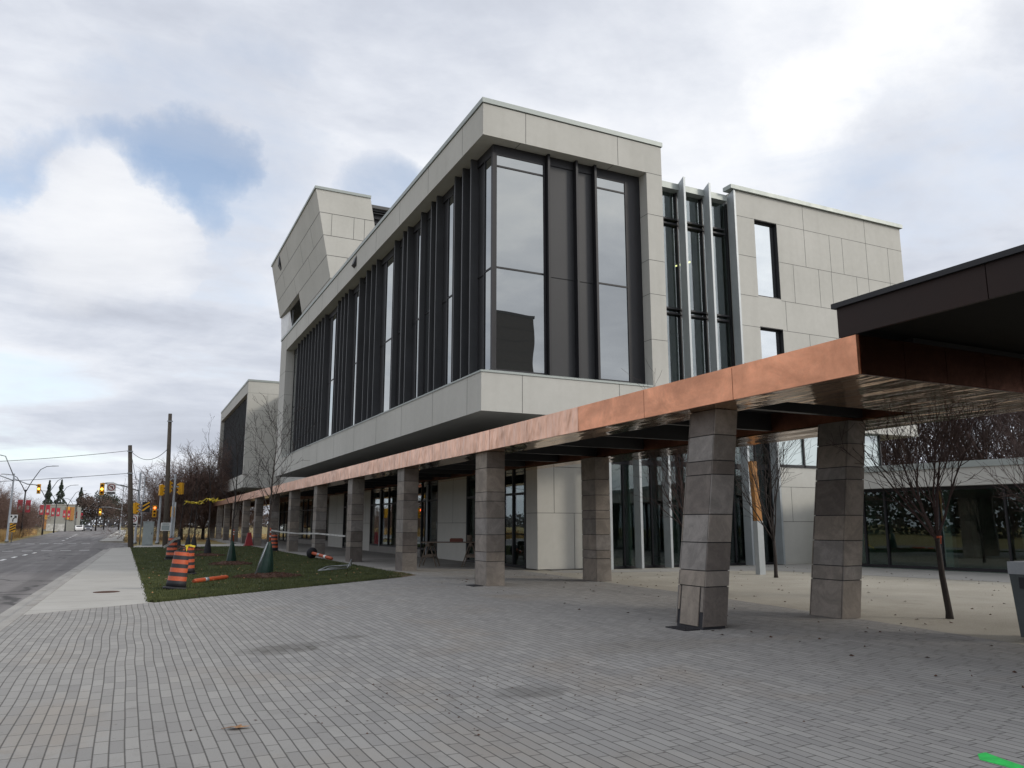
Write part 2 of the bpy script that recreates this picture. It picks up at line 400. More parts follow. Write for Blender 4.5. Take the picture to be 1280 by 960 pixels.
# ------------------------------------------------------------------ camera
CAM_H = 1.65
FPX, PITCH, YAW = 975.0, math.atan(175/975.0), math.atan(480/math.hypot(975.0, 175.0))
cam_d = bpy.data.cameras.new('camera'); cam = bpy.data.objects.new('camera', cam_d); col.objects.link(cam)
cam.location = (0, 0, CAM_H); cam.rotation_euler = (math.pi/2 + PITCH, 0, -YAW)
cam_d.sensor_width = 36.0; cam_d.lens = FPX/1280*36.0; cam_d.clip_end = 3000; cam_d.clip_start = 0.05
scene.camera = cam
scene.render.resolution_x, scene.render.resolution_y = 1024, 768

# ------------------------------------------------------------------ light
SUN_AZ, SUN_EL = R(128), R(27)          # azimuth clockwise from +Y
sd = Vector((math.sin(SUN_AZ)*math.cos(SUN_EL), math.cos(SUN_AZ)*math.cos(SUN_EL), math.sin(SUN_EL)))
sun_d = bpy.data.lights.new('sun', 'SUN'); sun = bpy.data.objects.new('sun', sun_d); col.objects.link(sun)
sun_d.energy = 1.25; sun_d.angle = R(10); sun_d.color = (1.0, 0.92, 0.80)
sun.rotation_euler = (-sd).to_track_quat('-Z', 'Y').to_euler(); sun.location = sd*60 + Vector((0,0,5))

w = bpy.data.worlds.new('World'); scene.world = w; w.use_nodes = True
nt = w.node_tree; nt.nodes.clear(); n = N(nt); ln = nt.links
tc = n('ShaderNodeTexCoord'); D = tc.outputs['Generated']
sky = n('ShaderNodeTexSky', sky_type='NISHITA'); sky.sun_disc = False
sky.sun_elevation = SUN_EL; sky.sun_rotation = SUN_AZ; sky.air_density = 1.0; sky.dust_density = 0.6
sx = n('ShaderNodeSeparateXYZ'); ln.new(D, sx.inputs[0])
den = n.math('ADD', n.math('MAXIMUM', sx.outputs[2], 0.0), 0.16)
cx = n.math('DIVIDE', sx.outputs[0], den); cy = n.math('DIVIDE', sx.outputs[1], den)
cp = n('ShaderNodeCombineXYZ'); ln.new(cx, cp.inputs[0]); ln.new(cy, cp.inputs[1])
# rows of stratocumulus: stretched along one axis
mp = n('ShaderNodeMapping'); ln.new(cp.outputs[0], mp.inputs[0]); mp.inputs['Rotation'].default_value = (0,0,R(-62)); mp.inputs['Scale'].default_value = (0.55,1.0,1.0)
mp.inputs['Location'].default_value = (3.1, 1.7, 0.4)
CV = mp.outputs[0]
n1 = n.noise(CV, 0.95, 7, 0.52, 0.35)
n2 = n.noise(CV, 0.42, 4, 0.5)
n3 = n.noise(CV, 2.6, 7, 0.58, 0.3)
wn_ = n.noise(D, 7.0, 7, 0.62, out=1)
wa = n('ShaderNodeVectorMath', operation='SUBTRACT'); ln.new(wn_, wa.inputs[0]); wa.inputs[1].default_value = (0.5,0.5,0.5)
wm = n('ShaderNodeVectorMath', operation='MULTIPLY_ADD'); ln.new(wa.outputs[0], wm.inputs[0]); wm.inputs[1].default_value = (0.17,0.17,0.10); ln.new(D, wm.inputs[2])
DW = n('ShaderNodeVectorMath', operation='NORMALIZE'); ln.new(wm.outputs[0], DW.inputs[0]); DW = DW.outputs[0]
n4 = n.noise(n.scale(D, (4.2,4.2,13.0)), 1.0, 7, 0.6, 0.4)
n5 = n.noise(n.scale(D, (9.0,9.0,16.0)), 1.0, 6, 0.6)
def lobe(vec, a0, a1, src=None):
    d = n('ShaderNodeVectorMath', operation='DOT_PRODUCT'); ln.new(src or DW, d.inputs[0]); v = Vector(vec).normalized(); d.inputs[1].default_value = v
    mr = n('ShaderNodeMapRange', interpolation_type='SMOOTHSTEP'); ln.new(d.outputs['Value'], mr.inputs[0])
    mr.inputs[1].default_value = math.cos(R(a1)); mr.inputs[2].default_value = math.cos(R(a0))
    return mr.outputs[0]
fh = Vector((math.sin(YAW), math.cos(YAW), 0)); rv_ = Vector((math.cos(YAW), -math.sin(YAW), 0)); uz = Vector((0,0,1))
fw_ = fh*math.cos(PITCH) + uz*math.sin(PITCH); cu_ = -fh*math.sin(PITCH) + uz*math.cos(PITCH)
def sdir(px, py): return fw_*FPX + rv_*(px-640) - cu_*(py-480)
blue = n.math('MAXIMUM', lobe(sdir(235,212), 0.5, 6.0), n.math('MULTIPLY', lobe(sdir(60,222), 0.5, 6), 0.8))
blue = n.math('MAXIMUM', blue, n.math('MULTIPLY', lobe(sdir(150,205), 0.5, 5), 0.9))
blue = n.math('MAXIMUM', blue, n.math('MULTIPLY', lobe(sdir(470,228), 0.5, 4.5), 0.55))
blue = n.math('MAXIMUM', blue, n.math('MULTIPLY', lobe(sdir(250,390), 1, 9), 0.5))
blue = n.math('MAXIMUM', blue, n.math('MULTIPLY', lobe(sdir(60,470), 1, 8), 0.35))
blue = n.math('MAXIMUM', blue, n.math('MULTIPLY', lobe(sdir(240,170), 2, 13), 0.55))
puff = lobe(sdir(120,285), 1, 6.5)
bright = n.math('ADD', lobe(sdir(1000,130), 0.3, 5), n.math('MULTIPLY', lobe(sdir(1200,20), 1, 9), 0.9))
bright = n.math('ADD', bright, n.math('MULTIPLY', lobe(sdir(960,80), 6, 24), 0.22))
bright = n.math('MULTIPLY', bright, n.math('SUBTRACT', 1.0, n.math('MULTIPLY', lobe(sdir(1215,215), 3, 11), 0.9)))
glow = lobe(sd, 6, 62, D)
cov = n.math('ADD', n1, n.math('MULTIPLY', n.math('SUBTRACT', n2, 0.5), 0.4))
cov = n.math('ADD', cov, n.math('MULTIPLY', n.math('SUBTRACT', n3, 0.5), 0.35))
cov = n.math('ADD', cov, n.math('MULTIPLY', n.math('SUBTRACT', n4, 0.5), 0.40))
cov = n.math('ADD', cov, 0.37)
cov = n.math('SUBTRACT', cov, n.math('MULTIPLY', blue, 0.41))
cov = n.math('ADD', cov, n.math('MULTIPLY', puff, 0.40))
covr = n.ramp(cov, [(0.36, 0.20), (0.50, 0.45), (0.68, 1.0)])
# cloud brightness: grey bellies, pale tops
sh = n.math('ADD', n.math('MULTIPLY', n1, 0.6), n.math('MULTIPLY', n3, 0.4))
sh = n.math('ADD', sh, n.math('MULTIPLY', n.math('SUBTRACT', n4, 0.5), n.math('SUBTRACT', 0.50, n.math('MULTIPLY', sx.outputs[2], 0.55, None, True))))
sh = n.math('ADD', sh, n.math('MULTIPLY', n.math('SUBTRACT', n5, 0.5), 0.12))
bank = n.math('MAXIMUM', lobe(sdir(1215,215), 3, 11), n.math('MULTIPLY', lobe(sdir(1250,330), 3, 12), 0.8))
sh = n.math('ADD', sh, n.math('MULTIPLY', bank, 0.11))
shr = n.ramp(sh, [(0.36, (0.87,0.885,0.92)), (0.46, (0.715,0.745,0.81)), (0.55, (0.575,0.61,0.69)), (0.66, (0.46,0.49,0.565))])
cc = n.mix(n.math('MULTIPLY', puff, 0.6), shr, (0.88,0.885,0.90))
cc = n.mix(n.math('MINIMUM', n.math('MULTIPLY', bright, n.ramp(n3, [(0.3, 1.0), (0.65, 0.35)])), 1.0), cc, (1.0,1.0,1.0))
gl_ = n.mix(1.0, shr, (2.35,2.27,2.12), 'MULTIPLY')
cc = n.mix(n.math('MULTIPLY', glow, 0.85), cc, gl_)
hz = n.math('POWER', n.math('SUBTRACT', 1.0, n.math('MINIMUM', n.math('MAXIMUM', sx.outputs[2], 0.0), 1.0)), 9.0)
cc = n.mix(n.math('MULTIPLY', hz, 0.45), cc, (0.68,0.73,0.80))
b1 = n('ShaderNodeBackground', i_Strength=0.15); ln.new(sky.outputs[0], b1.inputs[0])
b2 = n('ShaderNodeBackground', i_Strength=0.92); ln.new(cc, b2.inputs[0])
mx = n('ShaderNodeMixShader'); ln.new(covr, mx.inputs[0]); ln.new(b1.outputs[0], mx.inputs[1]); ln.new(b2.outputs[0], mx.inputs[2])
wo = n('ShaderNodeOutputWorld'); ln.new(mx.outputs[0], wo.inputs[0])
vs = scene.view_settings; vs.view_transform = 'Standard'; vs.look = 'None'; vs.exposure = 0.28; vs.gamma = 1.0; vs.use_curve_mapping = False

# ================================================================== SETTING
def struct(name, mb, mats): return tag(mb.build(name, mats), kind='structure')
def flat(poly, z):
    mb = MB(); mb.face([(x, y, z) for x, y in poly]); return mb
struct('ground', flat([(-900,-300),(900,-300),(900,1400),(-900,1400)], -0.16), M['field'])
KX = lambda y: -2.07 + 0.017*y                      # kerb line of the near sidewalk
struct('road', flat([(-10.5,-60),(KX(-60)-0.02,-60),(KX(63)-0.02,63.5),(0.2,64.5),(0.2,85.5),(-2.45,88.5),(-2.2,250),(-6,700),(-30,700),(-16,240),(-10.3,88),(-60,87),(-60,64),(-10.5,64)], -0.13), M['asphalt'])
struct('gutter', flat([(KX(-60)-0.42,-60),(KX(-60)-0.03,-60),(KX(63)-0.03,63),(KX(63)-0.42,63)], -0.125), M['kerbm'])
k = MB()
k.prism([(KX(-60)-0.02,-60),(KX(-60)+0.15,-60),(KX(62)+0.15,62),(KX(62)-0.02,62)], -0.15, 0.004)
k.prism([(-2.45,88.5),(-2.30,88.5),(-2.05,250),(-2.2,250)], -0.15, 0.004)
k.prism([(-2.45,88.3),(-2.45,88.45),(-0.2,88.45),(-0.2,88.3)], -0.15, 0.004)
struct('kerb', k, M['kerbm'])
s = MB()
s.prism([(KX(17.3)+0.155,17.35),(0.59,18.87),(0.36,62.5),(0.36,64.2),(KX(62)+0.155,62)], -0.15, 0.0)
s.prism([(-2.28,88.5),(-0.35,88.5),(-0.25,250),(-2.03,250)], -0.15, 0.0)
s.prism([(0.38,63.0),(9.0,63.0),(16,66),(16,70.5),(1.2,70.5),(0.38,66)], -0.15, 0.0)
struct('sidewalk', s, M['sidewalk'])
p = MB()
p.prism([(KX(-40)+0.155,-40),(11.0,-40),(11.32,7.0),(11.8,10.4),(12.3,15.0),(12.55,20.6),(12.9,25.4),(12.9,26.6),(8.75,26.6),(8.62,25.0),(7.9,24.25),(0.595,18.85),(KX(17.3)+0.155,17.33)], -0.2, 0.0)
struct('paved_plaza', p, M['pavers'])
g = MB(); g.prism([(11.0,-40),(40,-40),(40,26.5),(12.9,26.5),(12.9,25.4),(12.55,20.6),(12.3,15.0),(11.8,10.4),(11.32,7.0)], -0.2, -0.004)
struct('gravel_court', g, M['gravel'])
cw = flat([(21.0,21.9),(21.6,19.6),(23.0,14.0),(26.5,-4),(31,-4),(25.9,21.3),(25.6,24.8),(17,24.6),(13.6,25.3),(13.6,24.0)], 0.001)
struct('court_walkway', cw, M['walk'])
c_ = MB(); c_.prism([(8.62,26.62),(13.45,26.62),(13.45,102),(8.5,102),(8.5,27.5)], -0.2, 0.02)
struct('colonnade_floor', c_, M['slab'])
LAWN = [(0.61,18.92),(7.85,24.28),(8.58,25.1),(8.48,27.6),(8.48,62.95),(0.38,62.95)]
l = MB(); l.prism(LAWN, -0.2, 0.006)
struct('lawn', l, M['lawnm'])
so = MB(); so.prism([(0.58,18.90),(7.85,24.20),(8.62,25.0),(8.66,26.9),(8.40,26.9),(8.2,25.6),(7.2,24.02),(3.5,21.25),(0.60,19.12)], -0.2, 0.012)
struct('soil_edge', so, M['soil'])
# road markings: dashed crossing lines and turn guides
rm = MB()
for i in range(7):
    x = -9.6 + i*1.12
    rm.box(x, x+0.62, 62.0+0.01*i, 62.35, -0.128, -0.122)
    rm.box(x-0.9, x-0.2, 84.2, 84.65, -0.128, -0.122)
for (x, y) in ((-5.6,46.5),(-5.5,50),(-5.35,53.5),(-5.2,57)):
    rm.box(x, x+0.16, y, y+1.6, -0.128, -0.122)
for i in range(6): rm.box(-6.3-0.35*i, -6.15-0.35*i, 98+12*i, 101.5+12*i, -0.128, -0.122)
struct('road_markings', rm, M['white'])

def inside(poly, x, y):
    c = False; j = len(poly)-1
    for i in range(len(poly)):
        xi, yi = poly[i]; xj, yj = poly[j]
        if (yi > y) != (yj > y) and x < (xj-xi)*(y-yi)/(yj-yi)+xi: c = not c
        j = i
    return c
def blades(name, pts, h0, h1, wd, mat, seed=1, lean=0.5):
    r = random.Random(seed); V = []; F = []
    for (x, y, z) in pts:
        a = r.uniform(0, 6.283); h = r.uniform(h0, h1); dx, dy = math.cos(a)*wd, math.sin(a)*wd
        b = r.uniform(0, 6.283); L = h*lean*r.random(); tx, ty = x+math.cos(b)*L, y+math.sin(b)*L
        k = len(V); V += [(x-dx, y-dy, z), (x+dx, y+dy, z), (tx, ty, z+h)]; F.append((k, k+1, k+2))
    me = bpy.data.meshes.new(name); me.from_pydata(V, [], F); me.materials.append(mat); me.update()
    o = bpy.data.objects.new(name, me); col.objects.link(o); return tag(o, kind='stuff')
pts = []
r = random.Random(3)
while len(pts) < 90000:
    t = r.random()**1.9; y = 18.9 + 44*t; x = r.uniform(0.35, 8.6)
    if inside(LAWN, x, y): pts.append((x, y, 0.0))
# ragged fringe over the edges of the lawn
for (a, b) in ((LAWN[0], LAWN[1]), (LAWN[0], LAWN[5])):
    for i in range(5000):
        t = r.random()**1.6; x = a[0]+(b[0]-a[0])*t; y = a[1]+(b[1]-a[1])*t
        q = abs(r.gauss(0, 0.045))
        pts.append((x - (q if b is LAWN[5] else -0.3*q), y - (0 if b is LAWN[5] else q), 0.0))
tag(blades('grass', pts, 0.025, 0.075, 0.010, M['grassblade'], 5), 'short dark green lawn grass in front of the stone columns', 'grass')
pts = []
for i in range(16000):
    y = 92 + 75*r.random()**1.5; edge = -10.9-(y-88)*0.043; x = edge - 0.3 - 9*r.random()**1.2
    if mnoise.noise((x*0.35, y*0.2, 0)) > -0.22: pts.append((x, y, -0.16))
tag(blades('tall_dry_grass', pts, 0.5, 1.35, 0.05, M['drygrass'], 6, 0.35), 'tall golden dry grass on the verge across the road', 'grass')
pts = []
for i in range(14000):
    y = 88 + 60*r.random()**1.5; x = r.uniform(-0.2, 22); pts.append((x, y, -0.16))
tag(blades('field_grass', pts, 0.05, 0.16, 0.03, M['drygrass'], 8), 'short yellowed field grass beyond the corner sidewalk', 'grass')
pts = []
for i in range(260):
    x = r.uniform(0.5, 8.4); y = 19 + 32*r.random()**1.4
    if inside(LAWN, x, y): pts.append((x, y, 0.05))
lv = MB()
for (x, y, z) in pts[:170]:
    a = r.uniform(0, 6.28); q = r.uniform(0.02, 0.045)
    lv.face([(x+math.cos(a)*q, y+math.sin(a)*q, z+0.01), (x-math.sin(a)*q*0.7, y+math.cos(a)*q*0.7, z+0.03), (x-math.cos(a)*q, y-math.sin(a)*q, z+0.01), (x+math.sin(a)*q*0.7, y-math.cos(a)*q*0.7, z)])
tag(lv.build('leaf_litter', M['leaf']), 'small dry leaves scattered over the lawn', 'leaves', kind='stuff')

# ================================================================== OFFICE BUILDING
XM, YM, XR, YF = 10.03, 23.0, 17.6, 63.4
ZB, ZS, ZF, ZT = 5.28, 6.6, 14.95, 16.12
WX, WY = 10.65, 23.5                                   # glazing planes
CJ = [M['concrete'], M['joint'], M['coping'], M['soffitc']]
JW = 0.017
def jy(mb, y, x, z0, z1, face='-x'):                   # vertical joint on a face towards -X
    mb.box(x-0.003, x+0.004, y-JW/2, y+JW/2, z0, z1, 1)
def jx(mb, x, y, z0, z1):                              # vertical joint on a face towards -Y
    mb.box(x-JW/2, x+JW/2, y-0.003, y+0.004, z0, z1, 1)
def hjx(mb, x0, x1, y, z): mb.box(x0, x1, y-0.003, y+0.004, z-JW/2, z+JW/2, 1)
def hjy(mb, y0, y1, x, z): mb.box(x-0.003, x+0.004, y0, y1, z-JW/2, z+JW/2, 1)

bld = tag(empty('office_building', (XM, YM, 0)), 'large modern office building of pale panels with dark fins, tall windows and slanted tower', 'building')
def part(mb, name, mats, parent=None):
    """a part whose shape was collected in world coordinates; it is stored relative to its parent"""
    if parent is None: parent = bld
    off = Vector((0,0,0)); q = parent
    while q is not None: off += Vector(q.location); q = q.parent
    mb.v = [(p[0]-off.x, p[1]-off.y, p[2]-off.z) for p in mb.v]
    return mb.build(name, mats, parent)

# --- upper block: fascia, sill band, piers, roof
f = MB()
f.box(XM, XR, YM, WY, ZF, ZT); f.box(XM, WX, WY, YF, ZF, ZT)
f.box(XM+0.05, XR-0.05, WY, WY+0.3, ZF+0.02, ZT-0.02)
for x in (11.69, 15.59): jx(f, x, YM, ZF+0.02, ZT-0.01)
for y in (24.9, 28.6, 32.4, 36.2, 40.0, 44.2, 48.4, 52.6, 56.8, 60.9): jy(f, y, XM, ZF+0.02, ZT-0.01)
for x in (11.5, 15.4): f.box(x-0.01, x+0.01, YM+0.02, WY, ZF-0.003, ZF+0.003, 1)
part(f, 'fascia', CJ)
f = MB()                                               # mitred metal coping
f.box(XM-0.05, XR+0.05, YM-0.05, YM+0.35, ZT+0.025, ZT+0.20, 0); f.box(XM-0.05, XM+0.35, YM+0.35, YF+0.05, ZT+0.025, ZT+0.20, 0)
f.box(XR-0.3, XR+0.05, YM+0.35, YF+0.05, ZT+0.025, ZT+0.20, 0); f.box(XM+0.02, XR-0.02, YM+0.02, YM+0.3, ZT, ZT+0.025, 1); f.box(XM+0.02, XM+0.3, YM+0.3, YF, ZT, ZT+0.025, 1)
part(f, 'coping', [M['coping'], M['joint']])
f = MB(); f.box(WX+0.4, XR-0.1, WY+0.35, YF-0.1, 15.7, 15.95); part(f, 'roof', M['roof'])
f = MB()
f.box(XM, XR, YM, WY, ZB, ZS); f.box(XM, WX, WY, YF, ZB, ZS)
for x in (11.53, 15.4): jx(f, x, YM, ZB+0.01, ZS-0.01)
for y in (24.2, 27.6, 31.4, 35.2, 39.2, 43.6, 48.0, 52.4, 56.8, 60.9): jy(f, y, XM, ZB+0.01, ZS-0.01)
part(f, 'sill_band', CJ)
f = MB()                                               # sloped metal sill
f.face([(XM-0.03,YM-0.03,ZS+0.03),(XR-0.72,YM-0.03,ZS+0.03),(XR-0.72,WY+0.02,ZS+0.17),(WX+0.02,WY+0.02,ZS+0.17)])
f.face([(XM-0.03,YF-2.5,ZS+0.03),(XM-0.03,YM-0.03,ZS+0.03),(WX+0.02,WY+0.02,ZS+0.17),(WX+0.02,YF-2.5,ZS+0.17)])
f.box(XM-0.03, XR-0.72, YM-0.03, YM-0.022, ZS-0.03, ZS+0.03); f.box(XM-0.03, XM-0.022, YM-0.022, YF-2.5, ZS-0.03, ZS+0.03)
part(f, 'sill_flashing', M['coping'])
f = MB(); f.box(WX, XR-0.02, WY, YF-0.02, ZB+0.02, ZB+0.25); f.box(WX, XR, YF-0.35, YF, ZB+0.25, ZT-0.01); f.box(XR-0.3, XR-0.003, WY+1.2, YF-0.35, ZB+0.25, ZT-0.02)
part(f, 'wall', CJ)
f = MB(); f.box(16.88, XR, YM, 24.58, ZS, ZF)
for z in (13.27, 11.45, 10.12, 8.37): hjx(f, 16.885, XR, YM, z); f.box(16.877, 16.884, YM, WY, z-JW/2, z+JW/2, 1)
hjx(f, 16.88, XR, YM, ZF)
part(f, 'pier', CJ)
f = MB(); f.box(XM, WX+0.4, 60.9, YF, ZS, ZF)
for z in (13.27, 11.45, 10.12, 8.37): hjy(f, 60.9, YF, XM, z); f.box(XM, WX, 60.897, 60.904, z-JW/2, z+JW/2, 1)
part(f, 'pier', CJ)
f = MB(); f.box(WX+0.06, WX+0.5, WY+0.06, 60.9, ZS, ZF); f.box(WX+0.5, 16.88, WY+0.06, WY+0.5, ZS, ZF)
for y in np.arange(25.3, 60, 2.3): pass
part(f, 'spandrel_wall', M['spandrel'])
f = MB(); f.box(WX-0.01, WX+0.06, WY+0.0, 60.9, 14.62, ZF-0.002); f.box(WX+0.06, 16.88, WY-0.01, WY+0.06, 14.62, ZF-0.002)
f.box(WX-0.05, WX+0.06, WY-0.05, WY+0.06, ZS+0.1, 14.62); f.box(16.25, 16.88, WY-0.02, WY+0.06, ZS+0.1, 14.62)
f.box(WX+0.03, WX+0.06, WY+0.06, 60.9, 10.36, 10.41)
part(f, 'dark_frame', M['dark'])
# windows: frame with pane and transoms
def win_x(y0, y1):                                     # in the long street face
    f = MB(); z0, z1 = ZS+0.15, 14.62
    f.box(WX-0.03, WX+0.06, y0, y0+0.05, z0, z1); f.box(WX-0.03, WX+0.06, y1-0.05, y1, z0, z1)
    for z in (z0, 10.37, 14.56): f.box(WX-0.02, WX+0.06, y0+0.05, y1-0.05, z, z+0.06)
    o = part(f, 'window', M['dark'])
    g = MB(); g.box(WX+0.005, WX+0.03, y0+0.05, y1-0.05, z0+0.06, 10.37); g.box(WX+0.005, WX+0.03, y0+0.05, y1-0.05, 10.43, 14.56)
    part(g, 'pane', M['glass_hi'], o)
def win_y(x0, x1):
    f = MB(); z0, z1 = ZS+0.15, 14.62
    f.box(x0, x0+0.06, WY-0.03, WY+0.06, z0, z1); f.box(x1-0.06, x1, WY-0.03, WY+0.06, z0, z1)
    for z in (z0, 10.37, 14.12, 14.56): f.box(x0+0.06, x1-0.06, WY-0.02, WY+0.06, z, z+0.06)
    o = part(f, 'window', M['dark'])
    g = MB()
    for a, b in ((z0+0.06, 10.37), (10.43, 14.12), (14.18, 14.56)): g.box(x0+0.06, x1-0.06, WY+0.005, WY+0.03, a, b)
    part(g, 'pane', M['glass_hi'], o)
for a, b in ((23.56,24.22),(27.2,27.82),(29.75,30.4),(31.1,31.52),(33.7,34.15),(35.1,36.3),(41.5,42.1),(46.9,47.95),(59.5,60.6)): win_x(a, b)
win_y(10.72, 12.72); win_y(14.85, 16.25)
def fin_x(y, d=0.25):
    f = MB(); f.box(WX-d, WX+0.06, y-0.04, y+0.04, ZS+0.05, ZF-0.004); part(f, 'fin', M['finm'])
for y in (24.95,25.75,26.55,28.55,29.2,30.47,32.3,32.95,34.25,37.3,38.2,39.2,40.6,43.0,43.9,44.7,45.6,49.1,50.0,51.0,51.9,53.0,54.0,55.0,56.0,57.0,58.2): fin_x(y)
for x in (12.79, 13.97, 14.78):
    f = MB(); f.box(x-0.045, x+0.045, WY-0.2, WY+0.06, ZS+0.08, ZF-0.004); part(f, 'fin', M['dark'])
f = MB()                                               # spandrel joint
for a, b in ((12.84,13.92),(14.02,14.73)): f.box(a, b, WY+0.03, WY+0.062, ZS+0.1, 10.33); f.box(a, b, WY+0.03, WY+0.062, 10.36, ZF-0.004)
part(f, 'spandrel_panel', M['spandrel'])
for y, z in ((40.2, 15.85), ):
    f = MB(); f.hexa([(XM-0.16,y-0.25,z-0.35),(XM+0.02,y-0.25,z-0.5),(XM+0.02,y+0.25,z-0.5),(XM-0.16,y+0.25,z-0.35),(XM-0.01,y-0.25,z+0.1),(XM+0.02,y-0.25,z+0.1),(XM+0.02,y+0.25,z+0.1),(XM-0.01,y+0.25,z+0.1)])
    part(f, 'roof_scupper', M['spandrel'])

# --- slanted tower on the roof
TZ, TY0, TY1 = 25.85, 54.6, 74.3
sl = lambda z: 10.5 + 0.2*(TZ-z); sr = lambda z: 14.6 + 0.18*(TZ-z)
tower = empty('tower', (2, 37, 16.2)); tower.parent = bld
def tpart(mb, name, mats): return part(mb, name, mats, tower)
def slab(mb, y0, y1, z0, z1, off0=0.0, th=0.4, m=0):
    mb.hexa([(sl(z0)+off0,y0,z0),(sl(z0)+off0+th,y0,z0),(sl(z0)+off0+th,y1,z0),(sl(z0)+off0,y1,z0),(sl(z1)+off0,y0,z1),(sl(z1)+off0+th,y0,z1),(sl(z1)+off0+th,y1,z1),(sl(z1)+off0,y1,z1)], m)
f = MB()
ZO = 20.9; YO = 65.1
slab(f, TY0, TY1, ZO, TZ); slab(f, TY0, YO, 15.9, ZO)
f.hexa([(sl(15.9)+0.4,TY0,15.9),(sr(15.9),TY0,15.9),(sr(15.9),TY0+0.4,15.9),(sl(15.9)+0.4,TY0+0.4,15.9),(sl(TZ)+0.4,TY0,TZ),(sr(TZ),TY0,TZ),(sr(TZ),TY0+0.4,TZ),(sl(TZ)+0.4,TY0+0.4,TZ)])
f.hexa([(sl(15.9)+0.4,TY1-0.4,15.9),(sr(15.9),TY1-0.4,15.9),(sr(15.9),TY1,15.9),(sl(15.9)+0.4,TY1,15.9),(sl(TZ)+0.4,TY1-0.4,TZ),(sr(TZ),TY1-0.4,TZ),(sr(TZ),TY1,TZ),(sl(TZ)+0.4,TY1,TZ)])
for z in (24.1, 22.4, 20.9, 19.2, 17.6):                # panel joints
    y1 = TY1 if z > ZO-0.1 else YO
    slab(f, TY0+0.01, y1, z-0.02, z+0.02, -0.004, 0.01, 1)
    f.hexa([(sl(z),TY0-0.004,z-0.02),(sr(z),TY0-0.004,z-0.02),(sr(z),TY0+0.01,z-0.02),(sl(z),TY0+0.01,z-0.02),(sl(z),TY0-0.004,z+0.02),(sr(z),TY0-0.004,z+0.02),(sr(z),TY0+0.01,z+0.02),(sl(z),TY0+0.01,z+0.02)], 1)
for (x, z0, z1) in ((11.75,22.4,24.1),(13.4,22.4,24.1),(14.2,22.4,24.1),(13.0,19.2,20.9),(14.6,19.2,20.9)):
    f.box(x-0.015, x+0.015, TY0-0.004, TY0+0.01, z0, z1, 1)
for (y, z0, z1) in ((58,22.4,24.1),(62,22.4,24.1),(67,24.1,TZ),(70,22.4,24.1),(60,20.9,22.4),(66,20.9,22.4),(57,17.6,19.2)):
    slab(f, y-0.015, y+0.015, z0, z1, -0.004, 0.01, 1)
tpart(f, 'tower_wall', CJ)
f = MB(); f.box(sl(TZ)-0.08, sr(TZ)+0.02, TY0-0.08, TY0+0.5, TZ, TZ+0.2); f.box(sl(TZ)-0.08, sl(TZ)+0.45, TY0+0.5, TY1+0.08, TZ, TZ+0.2); tpart(f, 'coping', M['coping'])
f = MB(); f.box(sl(TZ)+0.4, 18.5, TY0+0.5, TY1-0.4, TZ-0.5, TZ-0.25); tpart(f, 'roof', M['roof'])
f = MB(); f.box(14.2, 14.5, YO-2, TY1-0.4, 15.95, TZ-0.5); f.box(12.0, 14.2, YO-0.3, YO, 15.95, ZO); tpart(f, 'recess_wall', M['innerdk'])
f = MB(); f.hexa([(12.6,71.0,15.95),(12.62,71.0,15.95),(11.9,74.25,15.95),(11.88,74.25,15.95),(11.8,70.8,20.8),(11.82,70.8,20.8),(11.62,74.25,20.85),(11.6,74.25,20.85)]); tpart(f, 'plastic_sheet', M['plastic'])
f = MB(); f.box(12.0,12.12,70.6,70.75,15.95,ZO); tpart(f, 'post', M['galv'])
f = MB(); f.box(15.1, 19.2, TY0+0.95, TY0+1.1, 15.9, 25.3)
for z in np.arange(16.2, 25.2, 0.42): f.hexa([(14.6,TY0+0.72,z),(19.2,TY0+0.72,z),(19.2,TY0+0.94,z+0.16),(14.6,TY0+0.94,z+0.16),(14.6,TY0+0.72,z+0.05),(19.2,TY0+0.72,z+0.05),(19.2,TY0+0.94,z+0.21),(14.6,TY0+0.94,z+0.21)], 1)
f.box(14.6, 19.2, TY0+0.7, TY0+1.1, 25.2, 25.45, 1)
tpart(f, 'louvre', [M['dark'], M['spandrel']])
f = MB(); y, z = 70.5, 25.2; f.hexa([(10.5,y-0.3,z-0.3),(10.8,y-0.3,z-0.8),(10.8,y+0.3,z-0.8),(10.5,y+0.3,z-0.3),(10.52,y-0.3,z+0.5),(10.8,y-0.3,z+0.5),(10.8,y+0.3,z+0.5),(10.52,y+0.3,z+0.5)]); tpart(f, 'roof_scupper', M['spandrel'])

# --- link and rear block along the street
f = MB(); f.box(13.6, 17.5, YF, 82.7, ZB, 15.0); part(f, 'link_wall', CJ)
Y2, Y3 = 82.7, 109.4
f = MB()
f.box(XM, 17.6, Y2, Y2+0.5, ZB, 16.1); f.box(XM, WX, Y2+0.5, Y3, ZF, 16.1); f.box(XM, WX, Y2+0.5, Y3, ZB, ZS); f.box(XM, WX, Y3-0.6, Y3, ZS, ZF)
f.box(WX, 17.6, Y2+0.5, Y3, ZB, ZB+0.2); f.box(WX, 17.6, Y3-0.6, Y3, ZB, 16.1)
for z in (14.9, 13.1, 11.3, 9.9, 8.3, 6.6): hjx(f, XM, 17.6, Y2, z)
for x, a, b in ((12,13.1,14.9),(13.6,11.3,13.1),(11.4,9.9,11.3),(12.9,8.3,9.9)): jx(f, x, Y2, a, b)
part(f, 'rear_wall', CJ)
f = MB(); f.box(XM-0.05, 17.6, Y2-0.05, Y2+0.4, 16.1, 16.3); f.box(XM-0.05, XM+0.4, Y2+0.4, Y3+0.05, 16.1, 16.3); part(f, 'coping', M['coping'])
f = MB(); f.box(WX+0.06, WX+0.4, Y2+0.5, Y3-0.6, ZS, ZF); part(f, 'spandrel_wall', M['dark'])
